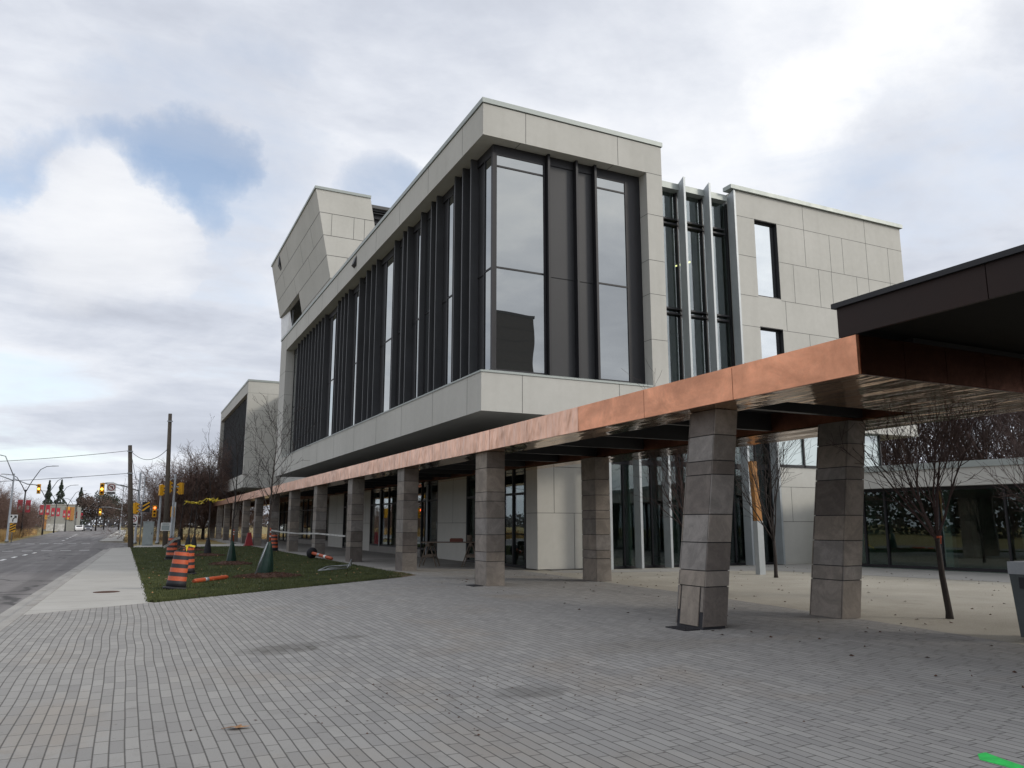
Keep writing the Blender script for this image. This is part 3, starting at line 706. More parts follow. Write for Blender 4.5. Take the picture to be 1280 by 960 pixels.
for y in np.arange(Y2+1.0, Y3-0.8, 1.15):
    f = MB(); f.box(WX-0.29, WX+0.06, y-0.045, y+0.045, ZS+0.02, ZF-0.004); part(f, 'fin', M['finm'])

# --- stair wall: pale steel fins in front of glass
GY = 25.15
FINS = ((15.95,5.2),(17.3,5.2),(18.65,16.05),(19.95,16.05),(21.3,16.05),(22.66,16.02),(24.3,5.65))
for x, zt in FINS:
    f = MB(); d = 0.42
    dz = 0.22 if zt > 6 else 0.0
    f.hexa([(x-0.05,24.55,0.02),(x+0.05,24.55,0.02),(x+0.05,24.55+d,0.02),(x-0.05,24.55+d,0.02),(x-0.05,24.55,zt),(x+0.05,24.55,zt),(x+0.05,24.55+d,zt-dz),(x-0.05,24.55+d,zt-dz)])
    part(f, 'steel_fin', M['steel'])
f = MB(); f.box(XR, 22.5, GY-0.3, GY+0.15, 15.55, 15.82); part(f, 'coping', M['coping'])
cw_ = MB()
for x in (18.3, 18.65, 19.95, 21.3, 22.66): cw_.box(x-0.03, x+0.03, GY-0.05, GY+0.06, ZB, 15.55)
for z in (10.15, 10.36, 14.05, 14.26): cw_.box(XR, 22.5, GY-0.10, GY+0.06, z, z+0.07)
fr = part(cw_, 'curtain_wall_frame', M['dark'])
g = MB(); g.box(XR, 22.6, GY+0.061, GY+0.085, ZB, 15.55); part(g, 'pane', M['glass_mid'], fr)
f = MB()
f.box(XR, 24.5, GY+0.12, 33, ZB-0.1, ZB+0.2); f.box(XR, 22.4, GY+0.12, 33, 10.1, 10.45); f.box(XR, 22.4, GY+0.12, 33, 14.3, 15.6)
f.box(XR, 22.5, 32.6, 33, ZB, 15.5); f.box(22.55, 22.75, GY+0.12, 33, ZB, 15.5)
part(f, 'interior_floor', M['inner'])
f = MB(); f.hexa([(18.4,27.5,5.5),(18.4,28.9,5.5),(22.3,28.9,10.2),(22.3,27.5,10.2),(18.4,27.5,6.6),(18.4,28.9,6.6),(22.3,28.9,11.2),(22.3,27.5,11.2)]); part(f, 'stair_flight', M['stair_green'])
f = MB(); f.hexa([(21.3,27.0,13.05),(22.1,27.0,13.35),(22.1,27.08,13.35),(21.3,27.08,13.05),(21.3,27.0,13.12),(22.1,27.0,13.42),(22.1,27.08,13.42),(21.3,27.08,13.12)]); part(f, 'ceiling_lamp', M['lampglow'])

# --- right block with two recessed windows
BY, BX0, BX1, BZ0, BZ1 = 24.6, 22.72, 33.2, 5.7, 16.0
f = MB()
f.box(BX0, 23.75, BY, BY+0.6, BZ0, BZ1); f.box(25.06, BX1, BY, BY+0.6, BZ0, BZ1)
f.box(23.75, 25.06, BY, BY+0.6, 14.87, BZ1); f.box(23.75, 25.06, BY, BY+0.6, 10.0, 11.35); f.box(23.75, 25.06, BY, BY+0.6, BZ0, 6.6)
f.box(BX1-0.5, BX1-0.003, BY+0.6, 40, BZ0, BZ1-0.003); f.box(BX0+0.5, BX1-0.5, BY+0.6, 40, BZ0+0.02, BZ0+0.3)
for z in (14.85, 13.08, 11.3, 9.95, 8.3):
    for a, b in ((BX0, 23.74), (25.07, BX1)): hjx(f, a, b, BY, z)
for x, a, b in ((26.7,14.85,16),(30.7,14.85,16),(26.7,13.08,14.85),(28.28,13.08,14.85),(29.1,13.08,14.85),(30.7,13.08,14.85),(32.2,13.08,14.85),(25.9,11.3,13.08),(27.46,11.3,13.08),(28.26,11.3,13.08),(29.9,11.3,13.08),(30.7,11.3,13.08),(32.2,11.3,13.08),(25.3,9.95,11.3),(29.4,9.95,11.3),(26.62,8.3,9.95),(28.3,8.3,9.95),(30.7,8.3,9.95)): jx(f, x, BY, a, b)
part(f, 'wall', CJ)
f = MB(); f.box(BX0-0.3, BX1+0.1, BY-0.12, BY+0.4, BZ1+0.02, BZ1+0.2); f.box(BX1-0.4, BX1+0.1, BY+0.4, 40, BZ1+0.02, BZ1+0.2); f.box(BX0, BX1, BY+0.02, BY+0.3, BZ1, BZ1+0.02, 1); part(f, 'coping', [M['coping'], M['joint']])
f = MB(); f.box(BX0+0.1, BX1-0.4, BY+0.5, 40, 15.5, 15.8); part(f, 'roof', M['roof'])
for z0, z1 in ((11.35, 14.87), (6.6, 10.0)):
    f = MB(); a, b = 23.75, 25.06; D_ = 0.26
    f.box(a, a+0.012, BY+0.02, BY+D_, z0, z1); f.box(b-0.02, b, BY+0.01, BY+D_, z0, z1); f.box(a+0.012, b-0.02, BY+0.01, BY+D_, z1-0.03, z1); f.box(a+0.012, b-0.02, BY+0.02, BY+D_, z0, z0+0.05)
    f.box(a+0.012, a+0.05, BY+D_-0.06, BY+D_, z0+0.05, z1-0.03); f.box(b-0.07, b-0.02, BY+D_-0.06, BY+D_, z0+0.05, z1-0.03); f.box(a+0.05, b-0.07, BY+D_-0.06, BY+D_, z1-0.10, z1-0.03)
    f.box(a+0.05, b-0.07, BY+D_+0.01, BY+D_+0.05, z0+0.05, z1-0.03)
    o = part(f, 'window', M['dark'])
    g = MB(); g.box(a+0.05, b-0.07, BY+D_-0.04, BY+D_-0.015, z0+0.05, z1-0.10); part(g, 'pane', M['glass_bright'], o)

# --- ground floor
GX = 13.45
f = MB(); f.box(GX, 15.85, 25.62, 26.55, 0.03, ZB)       # corner panel block
for z in (2.05, ): hjx(f, GX, 15.85, 25.62, z); hjy(f, 25.62, 26.55, GX, z)
jx(f, 14.15, 25.62, 2.05, ZB); jx(f, 15.0, 25.62, 0.03, 2.05); hjx(f, GX, 15.85, 25.62, 3.75)
part(f, 'wall_panel', CJ)
for a, b in ((32.35,35.95),(47.8,50.3),(54.6,59.0),(71.5,74.3),(80.5,85.0)):
    f = MB(); f.box(GX-0.02, GX+0.35, a, b, 0.03, ZB-0.6); hjy(f, a, b, GX-0.02, 1.7); jy(f, a+(b-a)*0.45, GX-0.02, 1.7, ZB-0.6)
    part(f, 'wall_panel', CJ)
f = MB(); f.box(GX-0.02, GX+0.6, 26.55, 85, ZB-0.6, ZB+0.02); part(f, 'lintel', M['dark'])
f = MB(); f.box(GX-0.04, GX+0.05, 38.4, 47.8, 0.02, 0.38); part(f, 'plinth', M['slab'])
f = MB(); f.box(GX-0.04, GX+0.05, 59.0, 71.5, 0.02, 0.38); part(f, 'plinth', M['slab'])
def storefront(y0, y1, z0, mull):
    f = MB()
    for y in [y0, y1-0.09] + mull: f.box(GX-0.03, GX+0.12, y, y+0.09, z0, ZB-0.6)
    for z in (z0, 2.75, ZB-0.7): f.box(GX-0.02, GX+0.11, y0+0.09, y1-0.09, z, z+0.09)
    o = part(f, 'storefront_window', M['dark'])
    g = MB(); g.box(GX+0.03, GX+0.055, y0+0.05, y1-0.05, z0+0.05, ZB-0.65); part(g, 'pane', M['glass_lo'], o)
storefront(26.55, 32.35, 0.03, [27.6, 28.5, 29.6, 31.0])
storefront(35.95, 47.8, 0.38, [37.4, 38.3, 40.4, 42.4, 44.0, 45.6])
storefront(50.3, 54.6, 0.03, [51.8, 53.2])
storefront(59.0, 71.5, 0.38, [61, 63, 65, 67, 69])
storefront(74.3, 80.5, 0.03, [76, 78])
f = MB()                                               # a pale door jamb
f.box(GX-0.09, GX-0.03, 37.3, 37.42, 0.02, 3.6); f.box(GX-0.09, GX-0.03, 45.5, 45.62, 0.38, 3.6); part(f, 'door_jamb', M['galv'])
f = MB()
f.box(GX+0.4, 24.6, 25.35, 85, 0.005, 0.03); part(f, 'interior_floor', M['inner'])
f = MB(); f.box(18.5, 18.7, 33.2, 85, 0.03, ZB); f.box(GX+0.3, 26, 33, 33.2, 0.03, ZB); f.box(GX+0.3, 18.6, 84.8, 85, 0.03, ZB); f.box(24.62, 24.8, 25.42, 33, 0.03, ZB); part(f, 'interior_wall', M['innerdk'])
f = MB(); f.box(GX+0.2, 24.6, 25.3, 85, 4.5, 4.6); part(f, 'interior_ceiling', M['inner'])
f = MB()
for x in (16.0, 16.9, 18.2, 19.6, 21.0, 22.3, 23.6): f.box(x-0.03, x+0.03, GY-0.02, GY+0.1, 0.03, ZB)
f.box(15.85, 24.4, GY-0.02, GY+0.1, 0.0, 0.1); f.box(15.85, 24.5, GY-0.04, GY+0.1, 3.9, 4.1)
f.hexa([(24.36,24.9,0.02),(24.6,24.9,0.02),(24.6,25.2,0.02),(24.36,25.2,0.02),(24.3,24.9,5.7),(24.52,24.9,5.7),(24.52,25.2,5.7),(24.3,25.2,5.7)])
o = part(f, 'courtyard_window', M['dark'])
g = MB(); g.box(15.86, 24.4, GY+0.03, GY+0.055, 0.1, ZB); part(g, 'pane', M['glass_lo'], o)
f = MB(); f.box(24.6, 32.0, 25.0, 25.4, 0.0, 4.05); hjx(f, 24.6, 32, 25.0, 1.75); hjx(f, 24.6, 32, 25.0, 3.2); jx(f, 25.35, 25.0, 1.75, 3.2)
part(f, 'wall_panel', CJ)
f = MB()
for x in (24.6, 26.2, 27.8, 29.4, 31.0): f.box(x-0.04, x+0.04, 24.95, 25.1, 4.05, BZ0)
f.box(24.6, 31.0, 24.95, 25.1, 4.05, 4.15)
o = part(f, 'clerestory_window', M['dark'])
g = MB(); g.box(24.6, 31.0, 25.02, 25.05, 4.15, BZ0); part(g, 'pane', M['glass_pale'], o)
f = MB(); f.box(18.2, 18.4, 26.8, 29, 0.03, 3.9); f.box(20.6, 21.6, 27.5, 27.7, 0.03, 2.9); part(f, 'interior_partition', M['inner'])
f = MB(); f.box(16.3, 16.9, 27.0, 27.1, 0.5, 2.6); part(f, 'teal_screen', surf('teal_panel', (0.01,0.16,0.14), 0.5))

# ================================================================== LOW PAVILION
u = Vector((0.215,-0.977,0)).normalized(); nn = Vector((0.977,0.215,0))
pav = tag(empty('pavilion', (25.9, 21.3, 0)), 'low flat-roofed glass pavilion with pale concrete fascia at the far side of the court', 'building')
def P(a, b, z): q = Vector((25.9,21.3,0)) + u*a + nn*b; return (q.x, q.y, z)
def pb(mb, a0, a1, b0, b1, z0, z1, m=0):
    mb.hexa([P(a0,b0,z0),P(a1,b0,z0),P(a1,b1,z0),P(a0,b1,z0),P(a0,b0,z1),P(a1,b0,z1),P(a1,b1,z1),P(a0,b1,z1)], m)
f = MB(); pb(f, -0.6, 30, -0.55, 0.2, 2.98, 3.6); pb(f, -1.7, -0.6, -0.54, 0.2, 2.98, 3.6); pb(f, -1.7, -1.5, 0.2, 12, 2.98, 3.6)
part(f, 'fascia', CJ, pav)
f = MB(); pb(f, -1.75, 30.05, -0.62, 0.3, 3.6, 3.82); part(f, 'coping', M['coping'], pav)
f = MB(); pb(f, -1.4, 30, 0.3, 12, 3.45, 3.7); part(f, 'roof', M['roof'], pav)
f = MB(); pb(f, -1.4, 30, 0.0, 12, 2.9, 2.97); part(f, 'ceiling', M['innergreen'], pav)
f = MB(); pb(f, -1.4, 30, 11.5, 11.7, 0.0, 2.9); pb(f, 29.8, 30, 0.1, 11.5, 0, 2.9); pb(f, -1.4, -1.2, 0.2, 11.5, 0, 2.9); part(f, 'wall', M['innergreen'], pav)
f = MB(); pb(f, -1.4, 30, -0.02, 11.5, -0.05, 0.03); part(f, 'floor', M['innergreen'], pav)
f = MB()
MU = [-1.4, -0.5, 0.35, 2.3, 4.5, 6.0, 6.7, 8.6, 10.6, 13, 16, 19, 22, 25, 28]
for a in MU: pb(f, a, a+0.07, -0.06, 0.1, 0.03, 2.95)
pb(f, -1.4, 30, -0.05, 0.1, 0.031, 0.14); pb(f, -1.4, 30, -0.05, 0.1, 2.86, 2.975)
o = part(f, 'window', M['dark'], pav)
g = MB(); pb(g, -1.35, 29.9, 0.0, 0.02, 0.12, 2.88); part(g, 'pane', M['glass_lo'], o)
f = MB()
for a, b in ((1.5,2.0),(3.2,5),(5.4,3),(7.6,6),(9.4,4)): pb(f, a, a+0.35, b, b+0.35, 0.03, 2.9)
part(f, 'interior_column', M['steel'], pav)

# ================================================================== COPPER CANOPY
CX0, CXI, CY0, CY1, CZ0, CZ1 = 8.65, 14.2, 7.2, 102.0, 3.63, 4.17
can = tag(empty('copper_canopy', (CX0, CY0, 0)), 'long low copper-clad canopy running along the front of the office building', 'canopy')
f = MB()
y = CY0; i = 0; near = []; far = []
while y < CY1 - 0.1:
    L = 2.45 if y < 16 else 2.25
    y1 = min(CY1, y+L)
    (near if y < 14.4 else far).append((y, y1)); y = y1
for y0, y1 in near: f.box(CX0, CX0+0.05, y0+0.006, y1-0.006, CZ0, CZ1)
part(f, 'fascia', M['copper'], can)
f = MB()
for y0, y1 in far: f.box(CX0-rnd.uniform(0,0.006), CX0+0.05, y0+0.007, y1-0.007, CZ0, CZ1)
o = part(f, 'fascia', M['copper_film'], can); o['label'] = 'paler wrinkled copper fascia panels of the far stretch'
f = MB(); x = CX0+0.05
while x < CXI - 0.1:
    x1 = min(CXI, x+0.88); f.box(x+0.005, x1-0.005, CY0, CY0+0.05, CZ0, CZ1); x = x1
part(f, 'end_fascia', M['copper_end_shaded'], can)
f = MB(); f.box(CX0+0.05, CX0+0.055, CY0+0.06, CY1, CZ0+0.01, CZ1-0.01); f.box(CX0+0.06, CXI, CY0+0.05, 22.9, CZ1-0.06, CZ1-0.01); f.box(CX0+0.06, 13.40, 22.9, CY1, CZ1-0.06, CZ1-0.01); part(f, 'roof', M['roof'], can)
OX0, OX1, OY0 = 9.62, 12.72, 9.45
f = MB()                                               # mirror-like copper soffit round the slot
y = CY0+0.05
f.box(CX0+0.056, CXI, CY0+0.05, OY0, CZ0, CZ0+0.03)
for y0 in np.arange(OY0, CY1, 2.43):
    y1 = min(CY1, y0+2.43); f.box(CX0+0.056, OX0, y0+0.003, y1-0.003, CZ0, CZ0+0.03)
    xi = CXI if y0 < 21.5 else 13.40
    f.box(OX1, xi, y0+0.003, y1-0.003, CZ0, CZ0+0.03)
part(f, 'soffit', M['copper_soffit'], can)
f = MB(); f.box(OX0-0.03, OX0, OY0, CY1, CZ0+0.032, CZ1-0.07); f.box(OX1, OX1+0.03, OY0, CY1, CZ0+0.032, CZ1-0.07); f.box(OX0, OX1, OY0-0.03, OY0, CZ0+0.032, CZ1-0.07)
f.box(CXI-0.05, CXI-0.003, CY0+0.06, 22.9, CZ0+0.032, CZ1-0.07)
part(f, 'slot_lining', M['copper_dark'], can)
f = MB(); f.box(OX0, OX1, OY0, CY1, CZ1-0.1, CZ1-0.065); part(f, 'slot_ceiling', M['dark'], can)
for y in np.arange(OY0+1.2, 60, 2.43):
    f = MB(); f.box(OX0+0.001, OX1-0.001, y-0.07, y+0.07, CZ0+0.06, CZ1-0.1); part(f, 'steel_beam', M['spandrel'], can)

# ================================================================== ENTRANCE ROOF
er = tag(empty('entrance_roof', (8.95, 7.75, 4.2)), 'dark brown metal entrance roof projecting over the drive above the copper canopy end', 'canopy roof')
EX0, EX1, EY0, EY1, EZ0, EZ1 = 8.95, 17.5, -14.0, 7.75, 4.27, 4.70
f = MB()
y = EY1
while y > EY0+0.1:
    y0 = max(EY0, y-2.2); f.box(EX0, EX0+0.05, y0+0.006, y-0.006, EZ0, EZ1); y = y0
f.box(EX0+0.05, EX1, EY1-0.05, EY1-0.003, EZ0, EZ1); f.box(EX0+0.05, EX1, EY0+0.003, EY0+0.05, EZ0, EZ1); f.box(EX1-0.05, EX1, EY0+0.05, EY1-0.05, EZ0, EZ1)
part(f, 'fascia', M['brownmetal'], er)
f = MB(); f.box(EX0-0.05, EX1+0.05, EY0-0.05, EY1+0.05, EZ1+0.002, EZ1+0.075); part(f, 'coping', M['dark'], er)
f = MB(); f.box(EX0+0.05, EX1-0.05, EY0+0.05, EY1-0.05, EZ0+0.03, EZ0+0.07); part(f, 'soffit', M['darkmetal2'], er)
f = MB(); f.box(10, 16, 7.35, 7.6, CZ1-0.009, EZ0+0.03); part(f, 'bearing', M['dark'], er)

# ================================================================== STONE COLUMNS
COURSE = [0.46,0.45,0.24,0.67,0.46,0.45,0.25,0.65]     # from the top down
def stone_column(x, y, w, d, sx, sy, label, seed, slots=False, top=CZ0, base=0.0):
    r = random.Random(seed)
    k = (top-base)/sum(COURSE)
    def SH(px, py, z): t = (z-base)/(top-base); return (x+px+sx*t, y+py+sy*t, z)
    root = tag(empty('stone_column', (x, y, base)), label, 'column', 'stone-clad columns under the copper canopy')
    core = MB(); e = 0.02
    def blk(mb, x0, x1, y0, y1, z0, z1, m=0):
        mb.hexa([SH(x0,y0,z0),SH(x1,y0,z0),SH(x1,y1,z0),SH(x0,y1,z0),SH(x0,y0,z1),SH(x1,y0,z1),SH(x1,y1,z1),SH(x0,y1,z1)], m)
    blk(core, e, w-e, e, d-e, base, top-0.002)
    part(core, 'core', M['black'], root)
    t = MB(); z = top; n_ = len(COURSE)
    order = COURSE if seed % 3 == 0 else (COURSE[3:7]+COURSE[0:3]+COURSE[7:] if seed % 3 == 1 else [0.45,0.66,0.25,0.46,0.45,0.46,0.25,0.65])
    for i, c in enumerate(order):
        z1 = z - 0.008; z0 = z - c*k + 0.008; z -= c*k
        if i == n_-1: z0 = base + (0.045 if slots else 0.004)
        g_ = 0.004
        for (a, b, cc, dd) in ((0,w,0,e-0.001),(0,w,d-e+0.001,d),(0,e-0.001,e+0.012,d-e-0.012),(w-e+0.001,w,e+0.012,d-e-0.012)):
            if slots and i == n_-1 and a == 0 and b != w:
                blk(t, a, b, 0.14, d-0.11, z0, z1, r.randrange(6)); blk(t, a, b, e+0.012, 0.10, z0+0.22, z1, r.randrange(6)); blk(t, a, b, d-0.07, d-e-0.012, z0+0.22, z1, r.randrange(6)); 
                continue
            blk(t, a, b, cc, dd, z0, z1, r.randrange(6))
    part(t, 'stone_cladding', TILES, root)
    return root
CW, CD = 0.54, 0.80
stone_column(8.28, 10.19, 0.48, 0.70, 0.78, 0.36, 'nearest front-row stone column, leaning right, with slots in its bottom panel', 3, True)
A_Y = [19.72 + 7.28*i for i in range(12)]
alab = ['upright front-row column with a steel plate at its foot, next behind the nearest leaning one',
 'stone column rising from the tip of the lawn, just left of the sawhorses',
 'stone column on the lawn edge just right of the fallen orange delineator',
 'stone column just left of the fallen orange delineator, where the barrier tape ends',
 'stone column beside the striped barrel and standing orange delineator',
 'stone column seen right behind the nearest lawn tree',
 'stone column under the canopy, next beyond the one behind the nearest lawn tree',
 'far stone column next to the small red barrier under the canopy',
 'far stone column standing just beyond the small red barrier',
 'third stone column from the far end of the canopy',
 'second last stone column at the far end of the canopy',
 'farthest visible stone column at the far end of the canopy']
for i, y in enumerate(A_Y): stone_column(8.79, y, CW, CD, 0.0, 0.0, alab[i], 5+i)
stone_column(11.45, 10.29, 0.46, 0.75, 0.92, 0.33, 'inner-row stone column leaning right, standing on the edge of the gravel court', 9)
stone_column(12.42, 19.95, 0.50, 0.80, 0.0, 0.0, 'upright inner-row stone column in front of the pale corner wall panel', 13)
for (x, y, z1, lab) in ((9.6,-9.5,EZ0+0.03,'outer stone pillar carrying the far end of the brown entrance roof'),(15.6,-9.5,EZ0+0.03,'inner stone pillar carrying the far end of the brown entrance roof')):
    c = stone_column(x, y, 0.62, 0.9, 0, 0, lab, 21, top=z1); c['group'] = 'pillars under the entrance roof'
for (x, y, lab) in ((7.98,10.25,'black steel plate on the pavers at the foot of the nearest leaning column'),(8.45,19.8,'black steel plate on the pavers at the foot of the upright front column')):
    f = MB(); f.box(x-0.02, x+0.28, y-0.02, y+0.48, 0.0, 0.018); f.box(x+0.02, x+0.24, y+0.02, y+0.44, 0.018, 0.024)
    for k_ in range(4): f.box(x+0.05+0.05*k_, x+0.07+0.05*k_, y+0.06, y+0.40, 0.024, 0.029)
    o = f.build('drain_plate', M['black']); tag(o, lab, 'drain cover', 'steel plates at the column feet')

# ================================================================== STREET AND LAWN OBJECTS
def whole(mb, name, mats, root=None):
    """world-coordinate shape linked as a part (or as a one-mesh thing with its origin at base)"""
    return part(mb, name, mats, root)
def thing(name, loc, label, cat, group=None): return tag(empty(name, loc), label, cat, group)

# --- construction barrels
def barrel(x, y, z, label, tilt=(0,0), h=1.0):
    t = thing('construction_barrel', (x, y, z), label, 'barrel', 'orange and black striped construction barrels')
    Mx = Matrix.Translation((x, y, z)) @ Matrix.Rotation(tilt[0], 4, 'X') @ Matrix.Rotation(tilt[1], 4, 'Y')
    s = h
    f = MB(); f.lathe([(0.32*s,0.0),(0.33*s,0.03*s),(0.32*s,0.06*s),(0.27*s,0.07*s)], 20, 0, Mx); part(f, 'rubber_base', M['black'], t)
    prof = [(0.262,0.07)]; mats = []
    z0 = 0.07; r0 = 0.262
    bands = [(0.16,1),(0.11,0),(0.105,1),(0.11,0),(0.105,1),(0.11,0),(0.105,1),(0.09,0)]
    for k, (hh, m) in enumerate(bands):
        r1 = 0.262-0.062*(z0+hh-0.07)/0.9
        prof.append((r1, z0+hh)); mats.append(m)
        prof.append((r1-0.011, z0+hh+0.004)); mats.append(m); z0 += hh+0.004
    prof += [(0.17, z0+0.02), (0.16, z0+0.03)]; mats += [1, 1]
    f = MB(); f.lathe([(a*s, b*s) for a, b in prof], 24, 0, Mx, mats); part(f, 'drum', [M['orange'], M['black']], t)
    f = MB(); zz = (z0+0.03)*s; f.tube([Mx @ Vector((-0.09*s,0,zz-0.01)), Mx @ Vector((-0.07*s,0,zz+0.07*s)), Mx @ Vector((0.07*s,0,zz+0.07*s)), Mx @ Vector((0.09*s,0,zz-0.01))], 0.018*s, 6); part(f, 'handle', M['black'], t)
    return t
barrel(1.22, 22.3, 0.0, 'nearest striped construction barrel, leaning to the right on the lawn', (R(-2), R(6)), 0.94)
barrel(1.9, 28.6, 0.0, 'striped barrel with yellow tape hanging down, standing just behind the leaning one', (0, R(-1)), 0.88)
barrel(1.95, 40.6, 0.0, 'striped barrel on the lawn farthest back, with pale tape tied to it', (R(2), 0), 1.0)
barrel(8.15, 50.3, 0.0, 'striped barrel standing among the stone columns by the barrier tape', (0, 0), 1.0)
def ribbon(pts, wid, name, mat, label, cat, group=None):
    f = MB(); up = Vector((0,0,1))
    for i in range(len(pts)-1):
        a, b = Vector(pts[i]), Vector(pts[i+1]); d = (b-a).normalized(); s = d.cross(Vector((0.6,-0.8,0.0))); s = s.normalized()*wid/2 if s.length > 1e-3 else Vector((wid/2,0,0))
        nrm = d.cross(s).normalized()*0.002
        P_ = [a-s-nrm, a+s-nrm, b+s-nrm, b-s-nrm, a-s+nrm, a+s+nrm, b+s+nrm, b-s+nrm]
        f.hexa([P_[0],P_[1],P_[2],P_[3],P_[4],P_[5],P_[6],P_[7]])
    o = f.build(name, mat); return tag(o, label, cat, group)
ribbon([(1.82,28.34,0.92),(1.80,28.30,0.85),(1.74,28.26,0.6),(1.76,28.22,0.4),(1.55,28.1,0.2),(1.4,27.9,0.06)], 0.07, 'caution_tape', M['tape'], 'yellow caution tape hanging from the barrel behind the leaning one', 'tape', 'loose tapes on the barrels')
ribbon([(1.76,28.40,0.93),(1.9,28.38,0.955),(2.07,28.42,0.91)], 0.06, 'caution_tape', M['tape'], 'short yellow tape across the top of the second striped barrel', 'tape', 'loose tapes on the barrels')
ribbon([(2.25,40.25,1.02),(2.0,40.2,0.95),(1.75,40.1,0.72),(1.55,39.9,0.60)], 0.11, 'barrel_tape', M['wornwhite'], 'pale crumpled tape tied round the farthest lawn barrel', 'tape', 'loose tapes on the barrels')

# --- delineator posts
def fallen_tube(p0, p1, r, label, base=False):
    p0, p1 = Vector(p0), Vector(p1)
    t = thing('delineator_post', tuple(p0), label, 'delineator', 'orange delineator posts')
    d = p1-p0
    f = MB(); f.tube([p0, p0+d*0.05, p0+d*0.06, p0+d*0.94, p0+d*0.95, p1], [r*0.75, r, r*1.02, r*1.02, r*0.9, r*0.6], 12); part(f, 'tube', M['orange'], t)
    f = MB(); f.tube([p0+d*0.30, p0+d*0.40], r*1.06, 12); f2 = MB(); f2.tube([p0+d*0.62, p0+d*0.72], r*1.06, 12)
    part(f, 'reflective_band', M['galv'], t)
    if base:
        part(f2, 'reflective_band', M['white'], t)
        n_ = d.normalized()
        f = MB(); f.tube([p0-n_*0.07, p0-n_*0.01, p0+n_*0.03, p0+n_*0.09], [0.26, 0.27, 0.22, 0.09], 16); part(f, 'rubber_base', M['black'], t)
    return t
fallen_tube((1.78,24.2,0.07), (2.82,25.4,0.09), 0.060, 'orange tube lying flat on the lawn beside the leaning barrel')
fallen_tube((8.05,38.6,0.28), (8.52,36.4,0.09), 0.075, 'orange delineator tipped over on its black round base at the lawn edge', True)
def standing(x, y, h, label):
    t = thing('delineator_post', (x, y, 0), label, 'delineator', 'orange delineator posts')
    f = MB(); f.lathe([(0.22,0.0),(0.22,0.05),(0.10,0.08)], 14, 0, Matrix.Translation((x,y,0))); part(f, 'rubber_base', M['black'], t)
    f = MB(); f.tube([(x,y,0.06),(x,y,h-0.08),(x,y,h)], [0.06,0.06,0.04], 10); part(f, 'tube', M['orange'], t)
    for z in (h*0.62, h*0.8):
        f = MB(); f.tube([(x,y,z),(x,y,z+0.09)], 0.064, 10); part(f, 'reflective_band', M['white'], t)
standing(7.7, 49.0, 1.42, 'upright orange delineator post holding the barrier tape near the nearest lawn tree')
standing(8.2, 71.5, 1.2, 'small far orange delineator post standing between the far stone columns')
ribbon([(7.72,48.95,1.28),(8.0,46.9,1.2),(8.4,44.0,1.14),(8.78,41.6,1.16),(8.77,41.0,1.17),(8.76,35.4,1.12),(8.78,35.2,1.12)], 0.075, 'barrier_tape', M['wornwhite'], 'red and white barrier tape strung between the stone columns', 'tape')
f = MB(); f.hexa([(8.15,63.6,0.0),(8.75,63.6,0.0),(8.75,64.1,0.0),(8.15,64.1,0.0),(8.35,63.75,1.0),(8.6,63.75,1.0),(8.6,63.95,1.0),(8.35,63.95,1.0)]); f.box(8.1,8.8,63.55,64.15,0,0.06)
tag(f.build('barrier', M['red']), 'small red barrier standing between the far stone columns', 'barrier')

# --- collapsed sign stand on the grass
f = MB()
A, B, Cc, Dd = (6.1,28.1,0.05),(7.35,29.0,0.06),(7.75,30.0,0.12),(6.9,30.2,0.07)
f.tube([A,B,Cc,Dd,A], 0.022, 6); f.tube([Cc,(7.7,29.8,0.34),B], 0.016, 6); f.tube([(6.6,29.0,0.06),(7.5,29.6,0.1)], 0.015, 6)
tag(f.build('sign_stand', M['galv']), 'folded metal sign stand lying on the lawn near the stone columns', 'sign stand')

# --- sawhorses, board, box and can
def sawhorse(x, y, ang, label):
    t = thing('sawhorse', (x, y, 0), label, 'sawhorse', 'timber sawhorses under the canopy')
    Rz = Matrix.Translation((x,y,0)) @ Matrix.Rotation(ang, 4, 'Z')
    f = MB(); f.box(-0.62,0.62,-0.05,0.05,0.80,0.92,0,Rz); part(f, 'beam', M['timber'], t)
    for sx in (-0.48, 0.48):
        for sy in (-1, 1):
            f = MB(); f.hexa([Rz @ Vector(p) for p in ((sx-0.045,sy*0.34-0.02,0),(sx+0.045,sy*0.34-0.02,0),(sx+0.045,sy*0.34+0.02,0),(sx-0.045,sy*0.34+0.02,0),(sx-0.045,sy*0.06-0.02,0.88),(sx+0.045,sy*0.06-0.02,0.88),(sx+0.045,sy*0.06+0.02,0.88),(sx-0.045,sy*0.06+0.02,0.88))]); part(f, 'leg', M['timber'], t)
        f = MB(); f.box(sx-0.055,sx-0.045,-0.2,0.2,0.38,0.48,0,Rz); part(f, 'brace', M['timber'], t)
sawhorse(10.75, 29.6, R(62), 'left timber sawhorse carrying the work board under the canopy')
sawhorse(12.2, 28.8, R(62), 'right timber sawhorse carrying the work board beside the pale wall panel')
Rz = Matrix.Translation((11.5,29.2,0)) @ Matrix.Rotation(R(-28), 4, 'Z')
f = MB(); f.box(-1.15,1.2,-0.30,0.28,0.925,0.965,0,Rz); tag(f.build('work_board', M['timber']), 'flat timber board laid across the two sawhorses', 'board')
f = MB(); f.box(-0.05,0.45,-0.14,0.14,0.967,1.08,0,Rz); f.box(-0.02,0.42,-0.11,0.11,1.08,1.10,0,Rz); tag(f.build('tool_box', surf('rust_red', (0.16,0.05,0.035), 0.6)), 'low reddish tool box on the board over the sawhorses', 'box')
f = MB(); f.lathe([(0.10,0),(0.105,0.01),(0.105,0.22),(0.11,0.23),(0.11,0.25),(0.06,0.26)], 14, 0, Rz @ Matrix.Translation((0.72,0,0.967))); tag(f.build('paint_can', M['timber']), 'small upright can standing on the board over the sawhorses', 'can')

